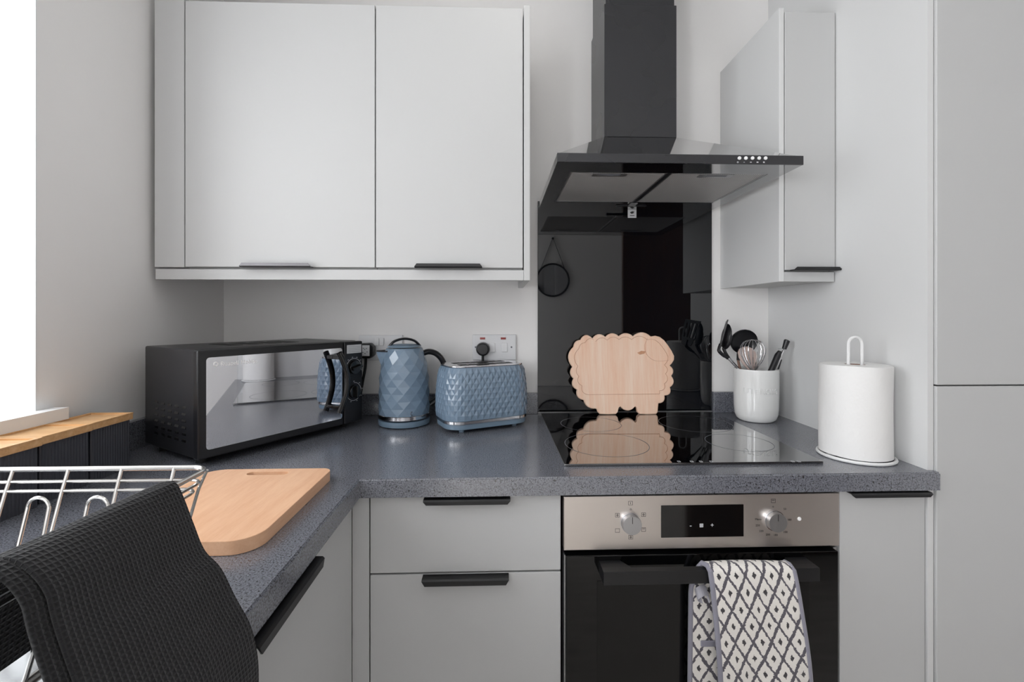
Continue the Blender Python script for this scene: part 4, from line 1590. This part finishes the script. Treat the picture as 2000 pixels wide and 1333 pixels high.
# ------------------------------------------------------------------ ribbed canisters with bamboo lids
GC = 'ribbed black canisters by the window'
labs = ('black ribbed canister with bamboo lid, nearest the microwave', 'middle black ribbed canister with bamboo lid under the sill', 'black ribbed canister with bamboo lid at the left picture edge')
for k, (y0, y1, xf) in enumerate(((.9165, 1.0165, -.8060), (.8140, .9140, -.8030), (.7115, .8115, -.7985))):
    x0, x1 = xf - .092, xf
    cn = thing('storage_canister', labs[k], 'canister', ((x0 + x1) / 2, (y0 + y1) / 2, WT), group=GC)
    bm = NB()
    poly = []
    # ribbed outline, counter clockwise
    NR = 15
    def ribs(p, q, nr):
        out = []
        p, q = Vector(p), Vector(q)
        d = q - p
        nrm_ = Vector((d.y, -d.x)).normalized()
        for i in range(nr):
            for t, e in ((.12, 0), (.30, .0016), (.62, .0016), (.80, 0)):
                v = p + d * ((i + t) / nr) + nrm_ * e
                out.append((v.x, v.y))
        return out
    e = .0045
    poly = ribs((x0 + e, y0 + e), (x1 - e, y0 + e), 13) + ribs((x1 - e, y0 + e), (x1 - e, y1 - e), NR) + ribs((x1 - e, y1 - e), (x0 + e, y1 - e), 13) + [(x0 + e, y1 - e), (x0 + e, y0 + e)]
    prism(bm, poly, WT + .0005, WT + .1055)
    obj('ribbed_body', bm, 'ribbed_black', cn, world=True)
    # lid: shallow tray of bamboo
    bm = NB()
    prism(bm, rrect(x0, x1, y0, y1, .002, 2), WT + .106, WT + .1175)
    bev(bm, .0008, 1, math.radians(60))
    lidc = obj('bamboo_lid', bm, 'bamboo_lid', cn, world=True)
    bm = NB()
    t = .007
    for q in ((x0, x1, y0, y0 + t), (x0, x1, y1 - t, y1), (x0, x0 + t, y0 + t, y1 - t), (x1 - t, x1, y0 + t, y1 - t)):
        box(bm, q[0], q[1], q[2], q[3], WT + .1176, WT + .1205)
    obj('lid_rim', bm, 'bamboo_lid', lidc, world=True)

# ------------------------------------------------------------------ sink and drainer below the dish rack
sk = thing('sink', 'stainless steel sink drainer under the dish rack', 'sink', (-.57, 0, WT))
bm = NB()
ox0, ox1, oy0, oy1 = -.850, -.345, -.60, .455
prism(bm, rrect(ox0, ox1, oy0, oy1, .03, 5), WT + .0005, WT + .004)
bev(bm, .0015, 2, math.radians(60))
obj('drainer_plate', bm, 'steel_sink', sk, world=True, smooth=SM)
for i in range(7):
    x = -.76 + i * .06
    bm = NB(); tube(bm, [(x, .06, WT + .0045), (x, .42, WT + .0045)], .004, 8, flat=(1, .5))
    obj('drainer_ridge', bm, 'steel_sink', sk, world=True, smooth=SM)
bm = NB(); prism(bm, rrect(-.80, -.40, -.50, -.02, .05, 5), WT + .0041, WT + .007); bev(bm, .001, 1, math.radians(60))
obj('bowl_rim', bm, 'steel_sink', sk, world=True, smooth=SM)

# ------------------------------------------------------------------ dish rack
rk = thing('dish_rack', 'silver wire dish rack at the near left of the worktop', 'dish rack', (-.58, .32, WT))
ZR = WT + .147


def loop(x0, x1, y0, y1, z, r):
    return [Vector((x, y, z)) for x, y in rrect(x0, x1, y0, y1, r, 6)]


RX1, RY1 = -.3525, .5620
RX0, RY0 = -.800, .100
bm = NB(); tube(bm, loop(RX0, RX1, RY0, RY1, ZR, .020), .0030, 10, True)
obj('rim', bm, 'wire_steel', rk, world=True, smooth=SM)
rails = []
for z, ins in ((ZR - .0135, .0045), (ZR - .0235, .0085)):
    bm = NB(); tube(bm, loop(RX0 + ins, RX1 - ins, RY0 + ins, RY1 - ins, z, .017), .0020, 8, True)
    obj('rail', bm, 'wire_steel', rk, world=True, smooth=SM)
ZBt = WT + .024
ib = .040
bm = NB(); tube(bm, loop(RX0 + ib, RX1 - ib, RY0 + ib, RY1 - ib, ZBt, .02), .0026, 8, True)
obj('bottom_rail', bm, 'wire_steel', rk, world=True, smooth=SM)
# side wires: far side at the photographed spacing, each running down, across the floor and up the near side
xs = [onY(px, 906, RY1).x for px in (28, 136, 240, 342)]
sp_w = (xs[3] - xs[0]) / 3
xs = [xs[0] - sp_w, xs[0] - 2 * sp_w] + xs
for x in xs:
    if x < RX0 + .03:
        continue
    bm = NB(); tube(bm, [(x, RY1 - .001, ZR + .001), (x, RY1 - .010, ZR - .024), (x, RY1 - ib + .003, ZBt + .010), (x, RY1 - ib - .003, ZBt + .003), (x, RY0 + ib + .003, ZBt + .003), (x, RY0 + ib - .003, ZBt + .010), (x, RY0 + .001, ZR + .001)], .0018, 8)
    obj('wire', bm, 'wire_steel', rk, world=True, smooth=SM)
for i in range(8):
    y = RY0 + .05 + i * .058
    bm = NB(); tube(bm, [(RX1 - .001, y, ZR - .001), (RX1 - .011, y, ZR - .024), (RX1 - ib + .003, y, ZBt + .010), (RX1 - ib - .003, y, ZBt - .002), (RX0 + ib + .003, y, ZBt - .002), (RX0 + ib - .003, y, ZBt + .010), (RX0 + .001, y, ZR - .001)], .0019, 8)
    obj('wire', bm, 'wire_steel', rk, world=True, smooth=SM)
for x in xs + [xs[-1] + sp_w]:
    if x < RX0 + .06:
        continue
    cx = x - sp_w * .48 - .010
    yl = .500
    w = .0112
    zt = WT + .136
    pts = [(cx - w - .002, yl - .022, ZBt + .002)] + [(cx - w * math.cos(PI * i / 10), yl + .002, zt - w + w * math.sin(PI * i / 10)) for i in range(11)] + [(cx + w + .002, yl - .022, ZBt + .002)]
    bm = NB(); tube(bm, pts, .0018, 8)
    obj('plate_loop', bm, 'wire_steel', rk, world=True, smooth=SM)
for x in (RX0 + .08, RX1 - .08):
    for y in (RY0 + .07, RY1 - .07):
        bm = NB(); zf = WT + (.0042 if y < .45 else .0005); cyl(bm, (x, y, zf), (0, 0, 1), .007, ZBt - .002 - zf, 12)
        obj('foot', bm, 'dark_rubber', rk, world=True, smooth=SM)

# ------------------------------------------------------------------ black waffle towel over the rack's right rim
tw = thing('tea_towel', 'black waffle-weave tea towel draped over the dish rack', 'towel', (-.36, .42, WT))
far_e = [(-.395, WT + .060), (-.388, WT + .110), (-.372, WT + .148), (-.358, WT + .1555), (-.349, WT + .139), (-.338, WT + .110), (-.325, WT + .081), (-.307, WT + .062), (-.291, WT + .032), (-.2745, WT + .004), (-.2665, WT - .020), (-.2620, WT - .048), (-.2600, WT - .10), (-.2600, WT - .17)]
near_e = [(-.405, WT + .055), (-.396, WT + .110), (-.382, WT + .150), (-.367, WT + .1560), (-.352, WT + .147), (-.341, WT + .133), (-.333, WT + .112), (-.323, WT + .090), (-.308, WT + .060), (-.293, WT + .030), (-.279, WT + .002), (-.270, WT - .030), (-.268, WT - .08), (-.268, WT - .15)]


def resample(pts, n):
    P = smooth_path([(p[0], 0, p[1]) for p in pts], 8)
    acc = [0]
    for a, b in zip(P, P[1:]):
        acc.append(acc[-1] + (b - a).length)
    out = []
    for i in range(n):
        s = acc[-1] * i / (n - 1)
        k = max(j for j in range(len(P) - 1) if acc[j] <= s + 1e-9)
        f = (s - acc[k]) / max(1e-9, acc[k + 1] - acc[k])
        out.append(P[k].lerp(P[k + 1], min(1, f)))
    return out, acc[-1]


NV, NU = 90, 30
fe, lf = resample(far_e, NV)
ne, ln = resample(near_e, NV)


def towel(off, y_far, y_near, name, parent, inset):
    bm = NB()
    uvl = bm.loops.layers.uv.new('UVMap')
    G = []
    for i in range(NV):
        t = i / (NV - 1)
        row = []
        for j in range(NU + 1):
            u = j / NU
            p = fe[i].lerp(ne[i], u) + Vector((.0075 * (1 - t), 0, -.0035 * max(0, 1 - 1.4 * t)))
            spread = max(0, (t - .35) / .65)
            y = y_far + (y_near - y_far) * u + (-.012 + .006 * u) * spread - .022 * u * spread
            wob_ = .0018 * math.sin(u * 9 + t * 5) * spread + .0012 * math.sin(u * 17 - t * 9) * spread
            row.append((bm.verts.new((p.x + wob_ + off, y, p.z)), (u * abs(y_far - y_near) * 1.05, t * lf)))
        G.append(row)
    for i in range(NV - 1):
        for j in range(NU):
            q = (G[i][j], G[i][j + 1], G[i + 1][j + 1], G[i + 1][j])
            f = bm.faces.new([v[0] for v in q])
            for l, v in zip(f.loops, q):
                l[uvl].uv = v[1]
            f.smooth = True
    bmesh.ops.recalc_face_normals(bm, faces=bm.faces[:])
    o = obj(name, bm, 'waffle_cotton', parent, world=True)
    sol = o.modifiers.new('thickness', 'SOLIDIFY')
    sol.thickness = .003
    sol.offset = 1
    return o


towel(0.0035, .492, .338, 'outer_layer', tw, 0)
towel(-.0015, .490, .326, 'inner_layer', tw, 0)

# ------------------------------------------------------------------ double oven glove over the oven door handle
og = thing('oven_glove', 'cream double oven glove with grey diamond print on the oven handle', 'oven glove', (.52, byf, .5))
gy_f, gy_b = byf - .0075, byf + .0225
ztop_g = bz1 + .008


def gx(px, y):
    return onY(px, 1200, y).x


left_top, right_top = gx(1386, gy_f), gx(1548, gy_f)
prof = []          # (y, z) path: back bottom -> up -> over the bar -> front bottom
prof += [(gy_b, .36), (gy_b, .50), (gy_b, .62), (gy_b, .70), (gy_b, .722)]
for i in range(1, 8):
    t = PI * i / 8
    prof.append(((gy_f + gy_b) / 2 + (gy_b - gy_f) / 2 * math.cos(t), ztop_g - .012 + .012 * math.sin(t)))
prof += [(gy_f, .722), (gy_f - .002, .70), (gy_f - .004, .62), (gy_f - .005, .50), (gy_f - .005, .36)]
P2, LG = resample(prof, 120)      # stores (x=y, z)


def glove_x(t, u):
    """x of the strip at path position t (0 back bottom .. 1 front bottom), u 0 left .. 1 right"""
    # front widens and drifts right while hanging; back drifts left
    if t > .5:
        k = (t - .5) / .5
        a = left_top + .000 + .030 * k ** .8
        b_ = right_top + .052 * k ** .9
    else:
        k = (.5 - t) / .5
        a = left_top - .024 * min(1, k * 6) - .004 * k
        b_ = right_top + .02 * k
    return a + (b_ - a) * u


bm = NB()
uvl = bm.loops.layers.uv.new('UVMap')
NUg = 24
G = []
for i in range(120):
    t = i / 119
    p = P2[i]
    row = []
    for j in range(NUg + 1):
        u = j / NUg
        x = glove_x(t, u)
        s = max(0, (t - .55) / .45)
        yy = p.x - s * (.0040 * math.sin(u * 6.5 + t * 11) + .0025 * math.sin(u * 13 - t * 25) + .004 * math.sin(PI * u))
        zz_ = p.z + (.0020 * math.sin(u * 4.0) if .42 < t < .58 else 0)
        row.append((bm.verts.new((x, yy, zz_)), ((u - .5) * .165 + .0 * t, t * LG)))
    G.append(row)
for i in range(119):
    for j in range(NUg):
        q = (G[i][j], G[i][j + 1], G[i + 1][j + 1], G[i + 1][j])
        f = bm.faces.new([v[0] for v in q])
        for l, v in zip(f.loops, q):
            l[uvl].uv = v[1]
        f.smooth = True
lpath = [G[i][0][0].co.copy() for i in range(0, 120, 2)] + [G[119][0][0].co.copy()]
rpath = [G[i][NUg][0].co.copy() for i in range(0, 120, 2)] + [G[119][NUg][0].co.copy()]
bmesh.ops.recalc_face_normals(bm, faces=bm.faces[:])
go = obj('quilted_panel', bm, 'diamond_print_cotton', og, world=True)
sol = go.modifiers.new('thickness', 'SOLIDIFY')
sol.thickness = .006
sol.offset = 0
for path in (lpath, rpath):
    bm = NB(); tube(bm, path, .0052, 10, flat=(1.0, .95))
    obj('binding', bm, 'grey_binding', og, world=True, smooth=SM)
zb_ = onY(1380, 1253, gy_b).z
obj('pocket_binding', bbox(gx(1366, gy_b), right_top + .02, gy_b - .0075, gy_b - .0035, zb_ - .007, zb_ + .005, .0018, 2), 'grey_binding', og, world=True, smooth=SM)
# hanging loop
c = onY(1372, 1160, gy_b - .012)
bm = NB()
ring = []
for i in range(15):
    t = math.radians(-40 + 300 * i / 14)
    ring.append((c.x - .002 + .011 * math.cos(t), c.y - .004 + .003 * math.sin(2 * t), c.z + .008 * math.sin(t)))
prev = None
for p in ring:
    a_ = bm.verts.new((p[0], p[1] - .007, p[2] - .006)); b2 = bm.verts.new((p[0], p[1] + .007, p[2] + .008))
    if prev:
        bm.faces.new((prev[0], a_, b2, prev[1]))
    prev = (a_, b2)
ol = obj('hanging_loop', bm, 'grey_terry', og, world=True)
sol = ol.modifiers.new('thickness', 'SOLIDIFY')
sol.thickness = .0016
